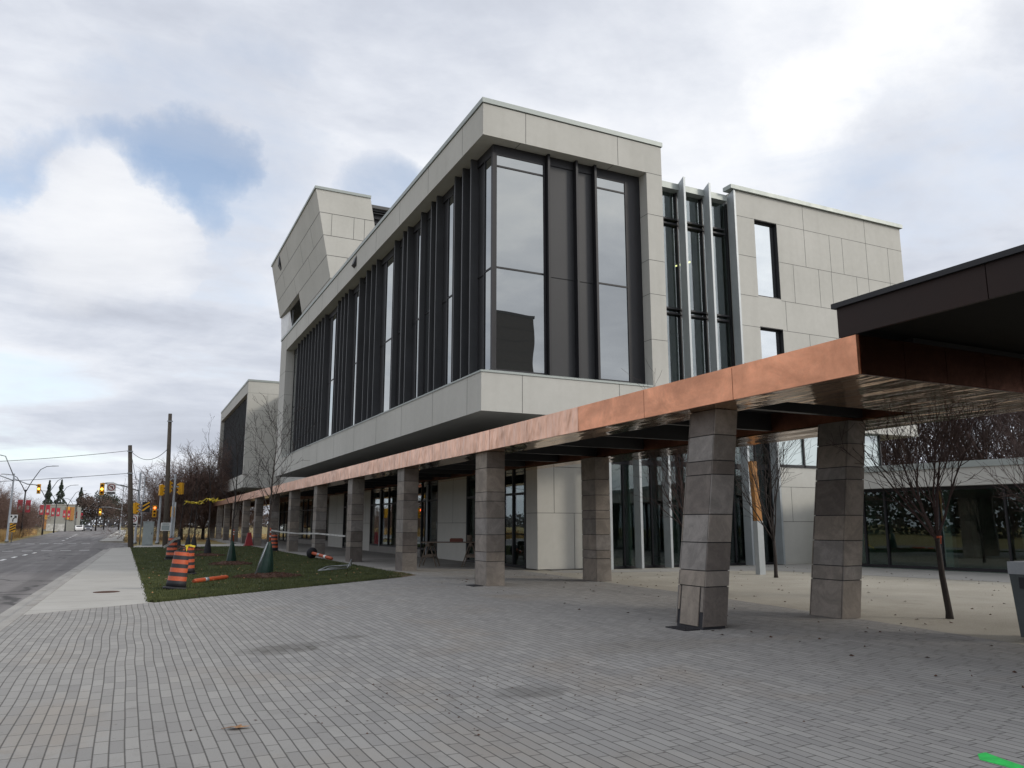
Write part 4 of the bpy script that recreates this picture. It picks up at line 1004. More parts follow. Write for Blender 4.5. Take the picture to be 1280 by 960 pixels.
# --- trees -----------------------------------------------------------------
def grow(mb, base, direc, length, rad, level, r, up=0.25, n_kids=(4,6), spread=(28,50), tip=0.3, sides=(6,5,4,3,3), wob=0.12, kid_len=(0.45,0.7), start=0.3, minr=0.004):
    p = Vector(base); d = Vector(direc).normalized(); seg = 5 if level < 2 else 3
    pts = [p.copy()]; dirs = [d.copy()]
    for i in range(seg):
        d = (d + Vector((r.gauss(0,wob), r.gauss(0,wob), r.gauss(0,wob*0.6)+up*0.25))).normalized()
        p = p + d*length/seg; pts.append(p.copy()); dirs.append(d.copy())
    rr = [max(minr, rad*(1-(1-tip)*i/seg)) for i in range(seg+1)]
    mb.tube(pts, rr, sides[min(level, len(sides)-1)], caps=False)
    return pts, dirs, rr
def crown(mb, base, direc, length, rad, level, maxl, r, par):
    pts, dirs, rr = grow(mb, base, direc, length, rad, level, r, up=par['up'][min(level,len(par['up'])-1)], tip=par.get('tip',0.25), wob=par['wob'], minr=par['minr'])
    if level >= maxl: return
    nk = r.randint(*par['kids'][min(level, len(par['kids'])-1)])
    for k in range(nk):
        t = par['start'][min(level,len(par['start'])-1)] + (1-par['start'][min(level,len(par['start'])-1)])*(k+r.random()*0.8)/nk
        t = min(t, 0.98); i = int(t*(len(pts)-1)); fr_ = t*(len(pts)-1)-i
        b = pts[i].lerp(pts[min(i+1,len(pts)-1)], fr_); d = dirs[min(i+1,len(dirs)-1)]
        az = k*2.4+r.uniform(-0.5,0.5)+level; a = R(r.uniform(*par['spread']))
        o1 = d.orthogonal().normalized(); o2 = d.cross(o1)
        nd = d*math.cos(a)+(o1*math.cos(az)+o2*math.sin(az))*math.sin(a)
        L = length*r.uniform(*par['klen'])*(1.0-0.45*t if level == 0 else 1.0)
        crown(mb, b, nd, L, rr[min(i,len(rr)-1)]*par['krad'], level+1, maxl, r, par)
def tree_mesh(H, trunk_h, seed, par, lean=(0,0)):
    r = random.Random(seed); tr = MB(); cr = MB()
    d = Vector((lean[0], lean[1], 1)).normalized(); rad = par['rad']
    top = Vector((0,0,-0.05)) + d*trunk_h
    tr.tube([(0,0,-0.05), tuple(Vector((0,0,0.12))), tuple(d*trunk_h*0.5+Vector((r.gauss(0,0.02),r.gauss(0,0.02),0))), tuple(top)], [rad*1.35, rad*1.05, rad*0.9, rad*0.78], 8)
    if par.get('leader', True):
        crown(cr, top, d, H-trunk_h, rad*0.75, 0, par['levels'], r, par)
    else:
        nl = par.get('nlimb', 5)
        for k in range(nl):
            az = k*6.283/nl+r.uniform(-0.3,0.3); a = R(r.uniform(*par['fork']))
            nd = d*math.cos(a)+Vector((math.cos(az),math.sin(az),0))*math.sin(a)
            crown(cr, top-d*r.uniform(0,0.25)*trunk_h*0.3, nd, (H-trunk_h)*r.uniform(0.7,1.0), rad*0.5, 1, par['levels']+1, r, par)
    return tr, cr
def plant(name, x, y, z, meshes, label, group, mats):
    t = thing(name, (x, y, z), label, 'tree', group)
    a = meshes[0].build('trunk', mats[0], t); b = meshes[1].build('branches', mats[1], t)
    return t
YOUNG = dict(levels=3, rad=0.05, up=(0.1,0.35,0.3,0.2), wob=0.07, minr=0.0045, kids=((13,16),(4,6),(2,4)), start=(0.02,0.25,0.3), spread=(28,48), klen=(0.40,0.62), krad=0.5, tip=0.15)
COURT = dict(levels=3, rad=0.055, up=(0.2,0.5,0.4,0.3), wob=0.10, minr=0.0042, kids=((0,0),(5,7),(3,5),(2,3)), start=(0.1,0.15,0.2,0.2), spread=(22,46), klen=(0.45,0.68), krad=0.55, tip=0.2, leader=False, nlimb=6, fork=(10,36))
SPREAD = dict(levels=3, rad=0.22, up=(0.2,0.15,0.12,0.1), wob=0.15, minr=0.013, kids=((0,0),(10,12),(10,12),(9,11)), start=(0.1,0.12,0.1,0.05), spread=(25,62), klen=(0.40,0.60), krad=0.5, tip=0.2, leader=False, nlimb=9, fork=(12,78))
WOODS = dict(levels=3, rad=0.16, up=(0.2,0.4,0.35,0.3), wob=0.10, minr=0.013, kids=((16,20),(6,8),(4,5)), start=(0.0,0.15,0.15), spread=(22,45), klen=(0.35,0.55), krad=0.45, tip=0.15)

# young trees in line on the lawn, each with a green watering bag
lawn_trees = [(4.10,26.2,4.85,'nearest slender bare tree on the lawn, in front of the canopy'),
              (3.95,34.8,5.3,'slender bare lawn tree next behind the nearest one'),
              (3.85,44.6,6.6,'tall thin bare lawn tree with yellow ribbon, third from the camera'),
              (3.80,53.6,5.0,'thin bare lawn tree with yellow ribbon, fourth from the camera'),
              (3.75,57.8,4.8,'far thin bare tree at the back of the lawn, beside the traffic signal pole'),
              (3.35,61.5,4.6,'farthest thin bare tree at the end of the lawn near the corner')]
for i, (x, y, h, lab) in enumerate(lawn_trees):
    par = dict(YOUNG) if i < 2 else dict(YOUNG, kids=((8,10),(3,4),(1,2)), spread=(20,38), klen=(0.28,0.45))
    ms = tree_mesh(h, 1.75 if i != 2 else 2.3, 40+i, par, (0.01*(i-2), 0.0))
    plant('young_tree', x, y, 0.0, ms, lab, 'young bare trees in line on the lawn', (M['bark'], M['twig']))
mu = MB()
for i, (x, y, h, lab) in enumerate(lawn_trees):
    r = random.Random(i); 
    for k in range(420):
        a = r.uniform(0,6.283); q = 0.85*math.sqrt(r.random()); px, py = x+math.cos(a)*q*(1.25 if i == 0 else 1), y+math.sin(a)*q; L = r.uniform(0.03,0.09); b = r.uniform(0,6.283); zz = 0.02+0.14*(1-q/0.9)
        mu.box(-L,L,-0.014,0.014,-0.01,0.012,0, Matrix.Translation((px,py,zz)) @ Matrix.Rotation(b,4,'Z') @ Matrix.Rotation(r.uniform(-0.5,0.5),4,'Y'))
    mu.lathe([(0.92,0.004),(0.7,0.06),(0.35,0.12),(0.12,0.15)], 18, 0, Matrix.Translation((x,y,0)))
tag(mu.build('mulch', M['mulch']), 'brown bark mulch heaped round the lawn trees', 'mulch', kind='stuff')
blab = ['biggest green watering bag, spread like a tent at the foot of the nearest lawn tree','green watering bag wrapped round the second lawn tree','dark watering bag at the foot of the third lawn tree','dark watering bag round the fourth lawn tree, above the paired barrels','dark watering bag at the far end of the lawn, left of the fourth tree','small dark watering bag at the farthest lawn tree, above the back barrel']
for i, (x, y, h, lab) in enumerate(lawn_trees):
    r = random.Random(90+i); f = MB(); w_ = 0.21 if i == 0 else 0.18; H_ = 1.0 if i == 0 else 0.86
    ring = []; nS = 18
    prof = [(1.0,0.02),(1.03,0.15),(0.88,0.4),(0.66,0.65),(0.40,0.88),(0.22,1.0)]
    k0 = len(f.v)
    for (q, t_) in prof:
        for j in range(nS):
            a = 6.283*j/nS; fold = 1+0.13*math.sin(a*3+i)+r.uniform(-0.05,0.05)
            px = math.cos(a)*w_*q*fold*(1.15 if i == 0 else 1.0) - (0.10*(1-t_) if i == 0 else 0); py = math.sin(a)*w_*q*fold*0.85
            f.v.append((x+px, y+py, 0.1+H_*t_-0.1*(1-t_)*0.4))
    for a_ in range(len(prof)-1):
        for j in range(nS):
            a = k0+a_*nS+j; b = k0+a_*nS+(j+1)%nS; f.f.append((a,b,b+nS,a+nS)); f.m.append(0); f.s.append(True)
    f.f.append(tuple(k0+(len(prof)-1)*nS+j for j in range(nS))); f.m.append(0); f.s.append(False)
    t = thing('watering_bag', (x,y,0), blab[i], 'watering bag', 'green watering bags round the lawn trees')
    part(f, 'bag', M['bag'] if i < 2 else M['black'], t)
    if i == 0:
        f = MB(); f.tube([(x-0.40,y-0.17,0.12),(x-0.22,y-0.15,0.62),(x-0.06,y-0.08,1.08)], 0.02, 6); part(f, 'seam', M['galv'], t)
for (x, y, z, lab) in ((3.85,44.6,2.85,'yellow ribbon tied round the third lawn tree at branch height'),(3.8,53.6,2.9,'yellow ribbon fluttering from the fourth lawn tree')):
    f = MB(); f.lathe([(0.05,0),(0.075,0.02),(0.075,0.10),(0.05,0.12)], 10, 0, Matrix.Translation((x,y,z)))
    r = random.Random(int(y))
    for k in range(7):
        a = r.uniform(0,6.283); L = r.uniform(0.35,0.9)
        pts = [(x,y,z+0.06)] + [(x+math.cos(a)*L*q, y+math.sin(a)*L*q, z+0.06+r.uniform(-0.12,0.12)) for q in (0.35,0.7,1.0)]
        f.tube(pts, 0.022, 4)
    tag(f.build('yellow_ribbon', M['tape']), lab, 'ribbon', 'yellow ribbons on the lawn trees')

# courtyard trees
for (x, y, h, th, lean, sd_, lab) in ((13.26,9.54,3.75,1.50,(-0.05,0.03),61,'bare young tree leaning left on the gravel, right of the inner leaning column'),
                                  (18.4,19.0,4.6,1.25,(0.0,0.0),62,'bare young tree on the gravel between the two leaning columns'),
                                  (14.5,18.3,4.3,1.35,(-0.02,0.0),63,'bare young tree mostly hidden behind the nearest leaning column'),
                                  (18.6,10.6,4.0,1.4,(0.02,0.02),64,'bare young tree at the right edge of the court, partly out of frame')):
    ms = tree_mesh(h, th, sd_, COURT, lean)
    plant('court_tree', x, y, -0.004, ms, lab, 'young bare trees in the gravel court', (M['bark'], M['twig_red'] if sd_ != 62 else M['twig']))
f = MB(); f.tube([(13.19,9.50,1.42),(13.13,9.47,1.44),(13.1,9.46,1.30)], 0.012, 5); f.lathe([(0.052,0),(0.056,0.02),(0.052,0.04)], 10, 0, Matrix.Translation((13.19,9.58,1.40)))
tag(f.build('tree_tag', M['orange']), 'small orange tag tied to the leaning court tree', 'tag')

# trees: bush group at the corner, woods behind the pavilion, street trees
big = [tree_mesh(9.2, 1.5, 70+i, SPREAD) for i in range(3)]
protos = []
spots = [(5.5,97.0,0.88,0.3,'broad bare tree at the left of the clump beyond the corner'),(8.0,99.5,0.95,2.1,'tallest broad bare tree in the middle of the clump beyond the corner'),(10.8,101,0.86,4.0,'broad bare tree at the right of the clump, touching the canopy end'),(6.2,114,0.8,1.2,'bare tree standing farther back behind the left of the clump')]
for i, (x, y, sc, rz, lab) in enumerate(spots):
    if i < 3:
        t = plant('bare_tree', x, y, -0.16, big[i], lab, 'bare trees clumped beyond the street corner', (M['bark'], M['bark_red']))
        protos.append(t)
    else:
        t = copy_tree(protos[i % 3]); t.location = (x, y, -0.16); t['label'] = lab
    t.scale = (sc,)*3; t.rotation_euler = (0,0,rz)
st = [(-15.5,106,0.62,'dark bare street tree nearest the left edge of the picture'),(-16.2,116,0.66,'dark bare street tree behind the tall dry grass, left of the bannered lamp post'),(-15.2,127,0.60,'dark bare street tree right behind the nearest bannered lamp post'),(-15.6,139,0.55,'smaller bare street tree between the first two bannered lamp posts'),(-19.5,124,0.72,'tall dark bare tree set back behind the street trees'),(-16.4,152,0.50,'farthest bare street tree beside the grey block wall building')]
for i, (x, y, sc, lab) in enumerate(st):
    t = copy_tree(protos[i % 3]); t.location = (x, y, -0.16); t.scale = (sc,)*3; t.rotation_euler = (0,0,i*1.3)
    t['label'] = lab; t['group'] = 'bare trees along the street'
wd = [tree_mesh(12.5, 1.2, 80+i, WOODS) for i in range(4)]
wprot = []
r = random.Random(12)
WL = ['grey-brown','reddish','dark','slender']
wspots = []
for i in range(45):
    a = 47 + 17*(i % 15)/14 + r.uniform(-0.5,0.5); dd = (58,66,75)[i//15] + r.uniform(-3,4)
    wspots.append((math.sin(R(a))*dd, math.cos(R(a))*dd, r.uniform(0.85,1.15)))
for i, (x, y, sc) in enumerate(wspots):
    lab = 'bare reddish-brown woodland tree rising in the thicket behind the low pavilion'
    if i < 4:
        t = plant('woodland_tree', x, y, -0.16, wd[i], lab, 'woodland trees behind the pavilion', (M['bark_red'], M['twig_red'])); wprot.append(t)
    else:
        t = copy_tree(wprot[i % 4]); t.location = (x, y, -0.16)
    t.scale = (sc,)*3; t.rotation_euler = (0,0,r.uniform(0,6.28))

# leafy far trees: trunk and crown of many small leaf faces
def leaf_tree(x, y, H, W, kind, mat, label, seed, group, nleaf=2600, leaf=0.33):
    r = random.Random(seed)
    t = thing('evergreen_tree' if kind == 'cone' else 'round_tree', (x, y, -0.16), label, 'tree', group)
    f = MB(); f.tube([(0,0,-0.1),(0.05,0,H*0.35),(0,0.05,H*0.85)], [0.22,0.17,0.04], 7); f.build('trunk', M['bark'], t)
    c = MB()
    lumps = [(Vector((r.uniform(-0.5,0.5)*W*0.62, r.uniform(-0.5,0.5)*W*0.62, H*(0.42+0.42*r.random()))), r.uniform(0.16,0.27)*W) for _ in range(13)]
    for k in range(nleaf):
        if kind == 'cone':
            q = r.random()**0.8; tier = 0.75+0.25*math.sin(q*38); rad = W*0.5*(1-q)*tier*math.sqrt(r.uniform(0.25,1)); a = r.uniform(0,6.283)
            p = Vector((math.cos(a)*rad, math.sin(a)*rad, H*(0.08+0.92*q)-rad*0.25))
        else:
            cpt, cr_ = r.choice(lumps); v = Vector((r.gauss(0,1),r.gauss(0,1),r.gauss(0,0.8))); v = v.normalized()*cr_*r.random()**0.45; p = cpt+v
        s_ = leaf*r.uniform(0.6,1.3); a = Vector((r.gauss(0,1),r.gauss(0,1),r.gauss(0,1))).normalized(); b = a.orthogonal().normalized()
        c.face([p-a*s_*0.5, p+b*s_*0.28, p+a*s_*0.5, p-b*s_*0.28])
    c.build('crown', mat, t); return t
leaf_tree(-7.6, 236, 9.5, 10.5, 'round', M['brownleaf'], 'wide brown-leaved round tree at the left of the pair where the road ends', 1, 'round trees at the end of the road', 3600, 0.5)
leaf_tree(-2.4, 262, 9.0, 9.5, 'round', M['oliveleaf'], 'dark round tree at the right of the pair where the road ends', 2, 'round trees at the end of the road', 3200, 0.5)
leaf_tree(-6.9, 285, 13.0, 10.0, 'round', M['needles'], 'tall dark tree standing behind the pair where the road ends', 3, 'round trees at the end of the road', 3200, 0.55)
for (x, y, H, W, lab, sd_) in ((-23.5,290,15.5,6.5,'dark evergreen behind the wall building, leftmost of the three',5),(-20.3,292,15.8,8.5,'widest dark evergreen, in the middle behind the wall building',6),(-14.9,300,13.8,9.0,'low dark evergreen at the right end behind the wall building',7)):
    leaf_tree(x, y, H, W, 'cone', M['needles'], lab, sd_, 'evergreens behind the wall building', 2400, 0.6)
# far-off wood along the horizon
r = random.Random(33); c = MB()
for k in range(26000):
    x = r.uniform(-330, 330); y = 430 + r.uniform(0, 60); h = 8.5*(0.75+0.5*mnoise.noise((x*0.045, 3.3, 0)))+2.0*mnoise.noise((x*0.3,1.1,0))
    p = Vector((x, y, -0.2 + h*r.random()**0.8)); s_ = r.uniform(0.8,1.8); a = Vector((r.gauss(0,1),r.gauss(0,1),r.gauss(0,1))).normalized(); b = a.orthogonal().normalized()
    c.face([p-a*s_*0.5, p+b*s_*0.4, p+a*s_*0.5, p-b*s_*0.4])
tag(c.build('distant_wood', surf('distant_foliage', (0.055,0.055,0.058), 0.95, var=0.3, scale=0.08, bump=0)), 'far-off dark wood along the horizon', 'wood', kind='stuff')

# --- wall building with banners beyond the road
bx0, bx1, by = -19.6, -12.6, 232
wb = thing('block_wall_building', (bx0, by, -0.16), 'grey block-walled building with orange panels far along the left of the road', 'building')
f = MB(); f.box(bx0, bx1, by, by+30, -0.16, 6.4); part(f, 'wall', M['farwall'], wb)
f = MB(); f.box(bx0-0.1, bx1+0.1, by-0.1, by+30, 6.4, 6.65); part(f, 'roof_edge', M['kerbm'], wb)
for (x, z0, z1, m) in ((-19.3,2.8,5.2,'yellow'),(-19.4,0.4,2.6,'ply'),(-14.4,2.8,6.0,'yellow'),(-13.4,2.6,5.9,'ply')):
    f = MB(); f.box(x-0.1, x+0.75, by-0.25, by-0.003, z0, z1); part(f, 'wall_panel', surf('amber_panel', (0.62,0.30,0.05), 0.6) if m == 'yellow' else M['ply'], wb)
f = MB(); f.box(bx0+1, bx1-2, by-0.12, by-0.003, -0.1, 1.7); part(f, 'loading_door', M['wornwhite'], wb)

# --- vehicles far down the road
def car(x, y, rz, mat, label):
    t = thing('parked_car', (x, y, -0.13), label, 'car', 'cars far down the road')
    t.rotation_euler = (0,0,rz)
    f = MB(); prof = [(-2.15,0.35),(-2.2,0.75),(-1.95,0.95),(-1.3,1.0),(-0.75,1.42),(0.75,1.45),(1.5,1.0),(2.1,0.9),(2.2,0.6),(2.1,0.3)]
    for sgn in (1,): 
        n0 = len(f.v); k = len(prof)
        f.v += [(-0.85, a, b) for a, b in prof]+[(0.85, a, b) for a, b in prof]
        f.f.append(tuple(n0+i for i in range(k))); f.f.append(tuple(n0+2*k-1-i for i in range(k))); f.m += [0,0]; f.s += [False,False]
        for i in range(k): j = (i+1) % k; f.f.append((n0+i,n0+k+i,n0+k+j,n0+j)); f.m.append(0); f.s.append(False)
    f.build('body', mat, t)
    g = MB(); g.hexa([(-0.7,-1.22,1.04),(0.7,-1.22,1.04),(0.6,-0.78,1.38),(-0.6,-0.78,1.38),(-0.7,-1.24,1.05),(0.7,-1.24,1.05),(0.6,-0.80,1.39),(-0.6,-0.80,1.39)]); g.build('windscreen', M['dark'], t)
    for sx in (-0.8, 0.8):
        for sy in (-1.35, 1.35):
            g = MB(); g.tube([(sx-0.1,sy,0.32),(sx+0.1,sy,0.32)], 0.32, 14); g.build('wheel', M['black'], t)
    for sx in (-0.62, 0.62):
        g = MB(); g.box(sx-0.16, sx+0.16, -2.23, -2.17, 0.6, 0.78); g.build('headlight', M['white'], t)
car(-10.9, 225, R(4), M['carwhite'], 'small white car far down the road')
car(-9.2, 231, R(4), M['cargrey'], 'dark grey car just right of the white car far down the road')

# --- lamp posts with two arms and banners
def arm(mb, p, dx, dz, bow=0.9):
    x, y, z = p
    mb.tube([(x,y,z),(x+dx*0.22,y,z+dz*0.42),(x+dx*0.52,y,z+dz*0.86),(x+dx*0.76,y,z+dz*0.98),(x+dx,y,z+dz)], [0.07,0.06,0.05,0.045,0.04], 6)
posts = [(-13.0,126.3,'first bannered double-arm lamp post along the left of the road'),(-13.1,157.5,'second bannered double-arm lamp post, in front of the grey building\'s left end'),(-13.54,186.6,'third bannered double-arm lamp post along the left of the road'),(-13.46,217.7,'fourth bannered double-arm lamp post along the left of the road'),(-13.16,240,'fifth bannered lamp post, in front of the grey building\'s right end'),(-13.02,267,'farthest bannered lamp post along the left of the road')]
bm = surf('banner_red', (0.36,0.03,0.05), 0.6, var=0.3, scale=1.2)
for i, (x, y, lab) in enumerate(posts):
    t = thing('lamp_post', (x, y, -0.16), lab, 'street lamp', 'bannered lamp posts along the road')
    f = MB(); f.tube([(x,y,-0.16),(x,y,1.0),(x,y,6.3)], [0.16,0.12,0.09], 8); part(f, 'pole', M['dark'], t)
    f = MB(); arm(f, (x,y,5.9), 2.9, 3.7); part(f, 'arm', M['dark'], t)
    f = MB(); arm(f, (x,y,5.9), -2.3, 2.4); part(f, 'arm', M['dark'], t)
    for dx, dz in ((2.9,3.7),(-2.3,2.4)):
        sg = 1 if dx > 0 else -1
        f = MB(); f.hexa([(x+dx-0.1*sg,y-0.13,5.83+dz),(x+dx+0.75*sg,y-0.13,5.9+dz),(x+dx+0.75*sg,y+0.13,5.9+dz),(x+dx-0.1*sg,y+0.13,5.83+dz),(x+dx-0.1*sg,y-0.1,5.98+dz),(x+dx+0.75*sg,y-0.1,6.0+dz),(x+dx+0.75*sg,y+0.1,6.0+dz),(x+dx-0.1*sg,y+0.1,5.98+dz)]); part(f, 'lamp_head', M['galv'], t)
    for sg in (-1, 1):
        f = MB(); f.box(x+sg*0.16, x+sg*0.78, y-0.012, y+0.012, 3.2, 4.9); f.box(x+sg*0.32, x+sg*0.62, y-0.016, y-0.012, 3.6, 4.1, 1); o = part(f, 'banner', [bm, M['wornwhite']], t)
        f = MB(); f.tube([(x,y,5.02),(x+sg*0.9,y,5.02)], 0.02, 5); part(f, 'banner_rod', M['dark'], t)

# --- traffic signals
def signal_head(t, x, y, z, rz, lit=None, k=0.82):
    h = 1.05; Mx = Matrix.Translation((x,y,z)) @ Matrix.Rotation(rz, 4, 'Z') @ Matrix.Scale(k, 4)
    f = MB(); f.box(-0.20,0.20,-0.02,0.02,-0.06,h+0.06,0,Mx); f.box(-0.16,0.16,0.02,0.22,0,h,0,Mx); f.box(-0.15,0.15,-0.16,-0.02,0.0,h,0,Mx); hd = part(f, 'signal_head', M['yellow'], t)
    for q_, nm in enumerate(('g','a','r')):
        zc = h*(q_+0.5)/3
        f = MB(); f.lathe([(0.11,0),(0.105,0.02),(0.03,0.03)], 12, 0, Mx @ Matrix.Translation((0,-0.161,zc)) @ Matrix.Rotation(R(90),4,'X'))
        part(f, 'lens', {'a': M['signalamber'], 'r': M['signalred']}[nm] if lit == nm else M['lens'], hd)
        f = MB()
        pts = [(0.13*math.cos(R(a)), 0.13*math.sin(R(a))) for a in range(-20, 201, 22)]
        for (a, b) in zip(pts, pts[1:]):
            f.hexa([Mx @ Vector(q) for q in ((a[0],-0.162,zc+a[1]),(b[0],-0.162,zc+b[1]),(b[0]*0.93,-0.162,zc+b[1]*0.93),(a[0]*0.93,-0.162,zc+a[1]*0.93),(a[0],-0.34,zc+a[1]-0.02),(b[0],-0.34,zc+b[1]-0.02),(b[0]*0.93,-0.34,zc+b[1]*0.93-0.02),(a[0]*0.93,-0.34,zc+a[1]*0.93-0.02))])
        part(f, 'visor', M['yellow'], hd)
def signal(x, y, z0, h, label, heads, arms=(), mat='galv', extra=None):
    t = thing('traffic_signal', (x, y, z0), label, 'traffic light', 'traffic signals at the junction')
    f = MB(); f.tube([(x,y,z0),(x,y,z0+0.25),(x,y,z0+0.26),(x,y,h)], [0.17,0.17,0.10,0.075], 8); part(f, 'pole', M[mat], t)
    for (pts) in arms:
        f = MB(); f.tube(pts, 0.05, 6); part(f, 'mast_arm', M[mat], t)
    for a in heads: signal_head(t, *a)
    return t
# near right-hand corner poles
signal(3.05, 66.5, -0.0, 5.5, 'grey pole with yellow signal heads on both sides of its top, beside the lawn corner', [(2.62,66.5,4.05,R(125),None),(3.5,66.6,3.95,R(235),None)], [[(2.65,66.5,4.9),(2.85,66.5,5.15),(3.05,66.5,5.0)],[(3.05,66.5,4.5),(3.5,66.6,4.5)]])
signal(2.3, 72.0, 0.0, 4.95, 'thin pole with side-on yellow signal head and red light, left of the utility pole', [(2.3,71.8,4.0,R(110),None),(1.9,72.0,2.25,R(0),'r')], [[(2.3,72,2.8),(1.95,72,2.8)]])
signal(3.75, 78.0, 0.0, 3.6, 'short post with a single low yellow signal head behind the utility pole', [(3.55,77.8,2.3,R(180),None)])
signal(0.62, 72.5, 0.0, 5.9, 'grey signal pole behind the wooden pole, its mast arm reaching left over the road', [(-2.07,70.4,3.95,R(0),'a'),(0.48,72.3,2.5,R(60),None)], [[(0.62,72.5,4.35),(-0.6,71.6,4.75),(-2.07,70.5,4.85)]])
signal(-10.6, 92.0, -0.13, 6.6, 'leaning grey signal pole on the left verge with an amber light on its long arm', [(-8.35,92.0,4.7,R(0),'a')], [[(-10.6,92,6.1),(-9.4,92,5.6),(-8.35,92,5.5)],[(-10.6,92,5.9),(-12.6,92,6.7)],[(-10.6,92,6.3),(-11.5,92,8.3),(-12.4,92,8.5)]])
signal(-1.2, 158, -0.13, 8.4, 'farther signal pole beyond the junction with its head hung over the road', [(-4.6,158,3.2,R(0),'a',1.0)], [[(-1.2,158,4.2),(-3.2,158,4.6),(-4.6,158,4.6)],[(-1.2,158,8.2),(-3,158,9.0),(-4.2,158,8.9)]])

# --- signs
def ring(mb, Mx, r0, r1, m, y=-0.012, n=20):
    for i in range(n):
        a, b = 6.283*i/n, 6.283*(i+1)/n
        mb.hexa([Mx @ Vector(q) for q in ((r0*math.cos(a),y,r0*math.sin(a)),(r1*math.cos(a),y,r1*math.sin(a)),(r1*math.cos(b),y,r1*math.sin(b)),(r0*math.cos(b),y,r0*math.sin(b)),(r0*math.cos(a),y-0.006,r0*math.sin(a)),(r1*math.cos(a),y-0.006,r1*math.sin(a)),(r1*math.cos(b),y-0.006,r1*math.sin(b)),(r0*math.cos(b),y-0.006,r0*math.sin(b)))], m)
def bar(mb, Mx, p, q, w_, m, y=-0.012):
    a, b = Vector((p[0],0,p[1])), Vector((q[0],0,q[1])); d = (b-a).normalized(); s = Vector((-d.z,0,d.x))*w_/2
    P_ = [a-s, b-s, b+s, a+s]
    mb.hexa([Mx @ Vector((v.x,y,v.z)) for v in P_]+[Mx @ Vector((v.x,y-0.006,v.z)) for v in P_], m)
SGN = [M['white'], M['black'], M['red'], M['yellow']]
def no_turn(x, y, z, s, label, post=None):
    t = thing('no_turn_sign', (x, y, z), label, 'road sign', 'no-left-turn signs')
    Mx = Matrix.Translation((x,y,z)); f = MB(); f.box(-s/2,s/2,-0.01,0.01,-s/2,s/2,0,Mx)
    ring(f, Mx, s*0.33, s*0.42, 2); bar(f, Mx, (-s*0.27,s*0.27), (s*0.27,-s*0.27), s*0.07, 2, -0.02); bar(f, Mx, (s*0.12,-s*0.2), (s*0.12,s*0.08), s*0.09, 1); bar(f, Mx, (s*0.16,s*0.08), (-s*0.16,s*0.08), s*0.09, 1)
    part(f, 'sign_face', SGN, t)
    f = MB(); f.box(-s/2,s/2,-0.01,0.01,-s*0.86,-s*0.53,0,Mx); f.box(-s*0.42,s*0.42,-0.016,-0.01,-s*0.80,-s*0.60,1,Mx); part(f, 'supplementary_plate', SGN, t)
    if post:
        f = MB(); f.tube([(x,y+0.05,post),(x,y+0.05,z+s/2)], 0.035, 6); part(f, 'post', M['galv'], t)
    return t
no_turn(-1.42, 70.6, 4.55, 0.66, 'no-left-turn sign hung on the mast arm beside the amber signal')
no_turn(0.35, 69.0, 2.05, 0.62, 'no-left-turn sign on a post just right of the wooden pole', 0.0)
t = thing('keep_right_sign', (-9.95, 89.5, -0.16), 'white keep-right arrow sign on a post at the left verge', 'road sign')
Mx = Matrix.Translation((-9.95,89.5,2.15)); f = MB(); f.box(-0.32,0.32,-0.01,0.01,-0.38,0.38,0,Mx); bar(f, Mx, (-0.05,-0.28), (-0.05,-0.05), 0.09, 1); bar(f, Mx, (-0.05,-0.05), (0.15,0.18), 0.09, 1); bar(f, Mx, (0.02,0.25), (0.22,0.25), 0.08, 1); bar(f, Mx, (0.2,0.28), (0.2,0.05), 0.08, 1); bar(f, Mx, (-0.2,0.12), (-0.2,0.3), 0.14, 1); part(f, 'sign_face', SGN, t)
f = MB(); f.tube([(-9.95,89.55,-0.16),(-9.95,89.55,2.5)], 0.04, 6); part(f, 'post', M['galv'], t)
Mx = Matrix.Translation((-9.95,89.5,1.3)); f = MB(); f.box(-0.24,0.24,-0.01,0.01,-0.40,0.40,3,Mx)
for zz in (-0.3,-0.05,0.2): bar(f, Mx, (-0.22,zz-0.06), (0.22,zz+0.18), 0.11, 1)
part(f, 'hazard_plate', SGN, t)
t = thing('notice_sign', (2.55, 64.45, 1.3), 'small white notice with dark heading fixed low on the tall leaning utility pole', 'sign')
f = MB(); f.box(2.22,2.88,64.72,64.745,1.15,1.75); f.box(2.28,2.82,64.712,64.72,1.2,1.55,1); f.box(2.30,2.80,64.705,64.712,1.6,1.70,1); part(f, 'sign_face', [M['white'], M['cabinet'], M['black']], t)
t = thing('black_yellow_marker', (0.95, 70.2, 0.0), 'post with an angled black and yellow hazard marker beside the grey cabinet', 'road sign')
f = MB(); f.tube([(0.95,70.2,0),(0.95,70.2,5.4)], 0.045, 6); part(f, 'post', M['galv'], t)
Mx = Matrix.Translation((1.2,70.1,3.0)); f = MB(); f.box(-0.28,0.28,-0.01,0.01,-0.4,0.4,1,Mx); bar(f, Mx, (-0.25,-0.3),(0.25,0.1),0.12,3); bar(f, Mx, (-0.25,0.05),(0.25,0.38),0.10,3); part(f, 'hazard_plate', SGN, t)

# --- cabinet
t = thing('utility_cabinet', (1.45, 68.0, 0.0), 'tall grey metal traffic control cabinet on the corner pavement', 'cabinet')
f = MB(); f.box(1.08,1.84,67.7,68.3,0.0,1.78); f.box(1.05,1.87,67.67,68.33,1.78,1.84); part(f, 'body', M['cabinet'], t)
f = MB(); f.box(1.12,1.80,67.67,67.697,0.1,1.7); part(f, 'door', M['cabinet'], t); f = MB(); f.box(1.70,1.74,67.64,67.668,0.85,1.0); part(f, 'handle', M['black'], t)

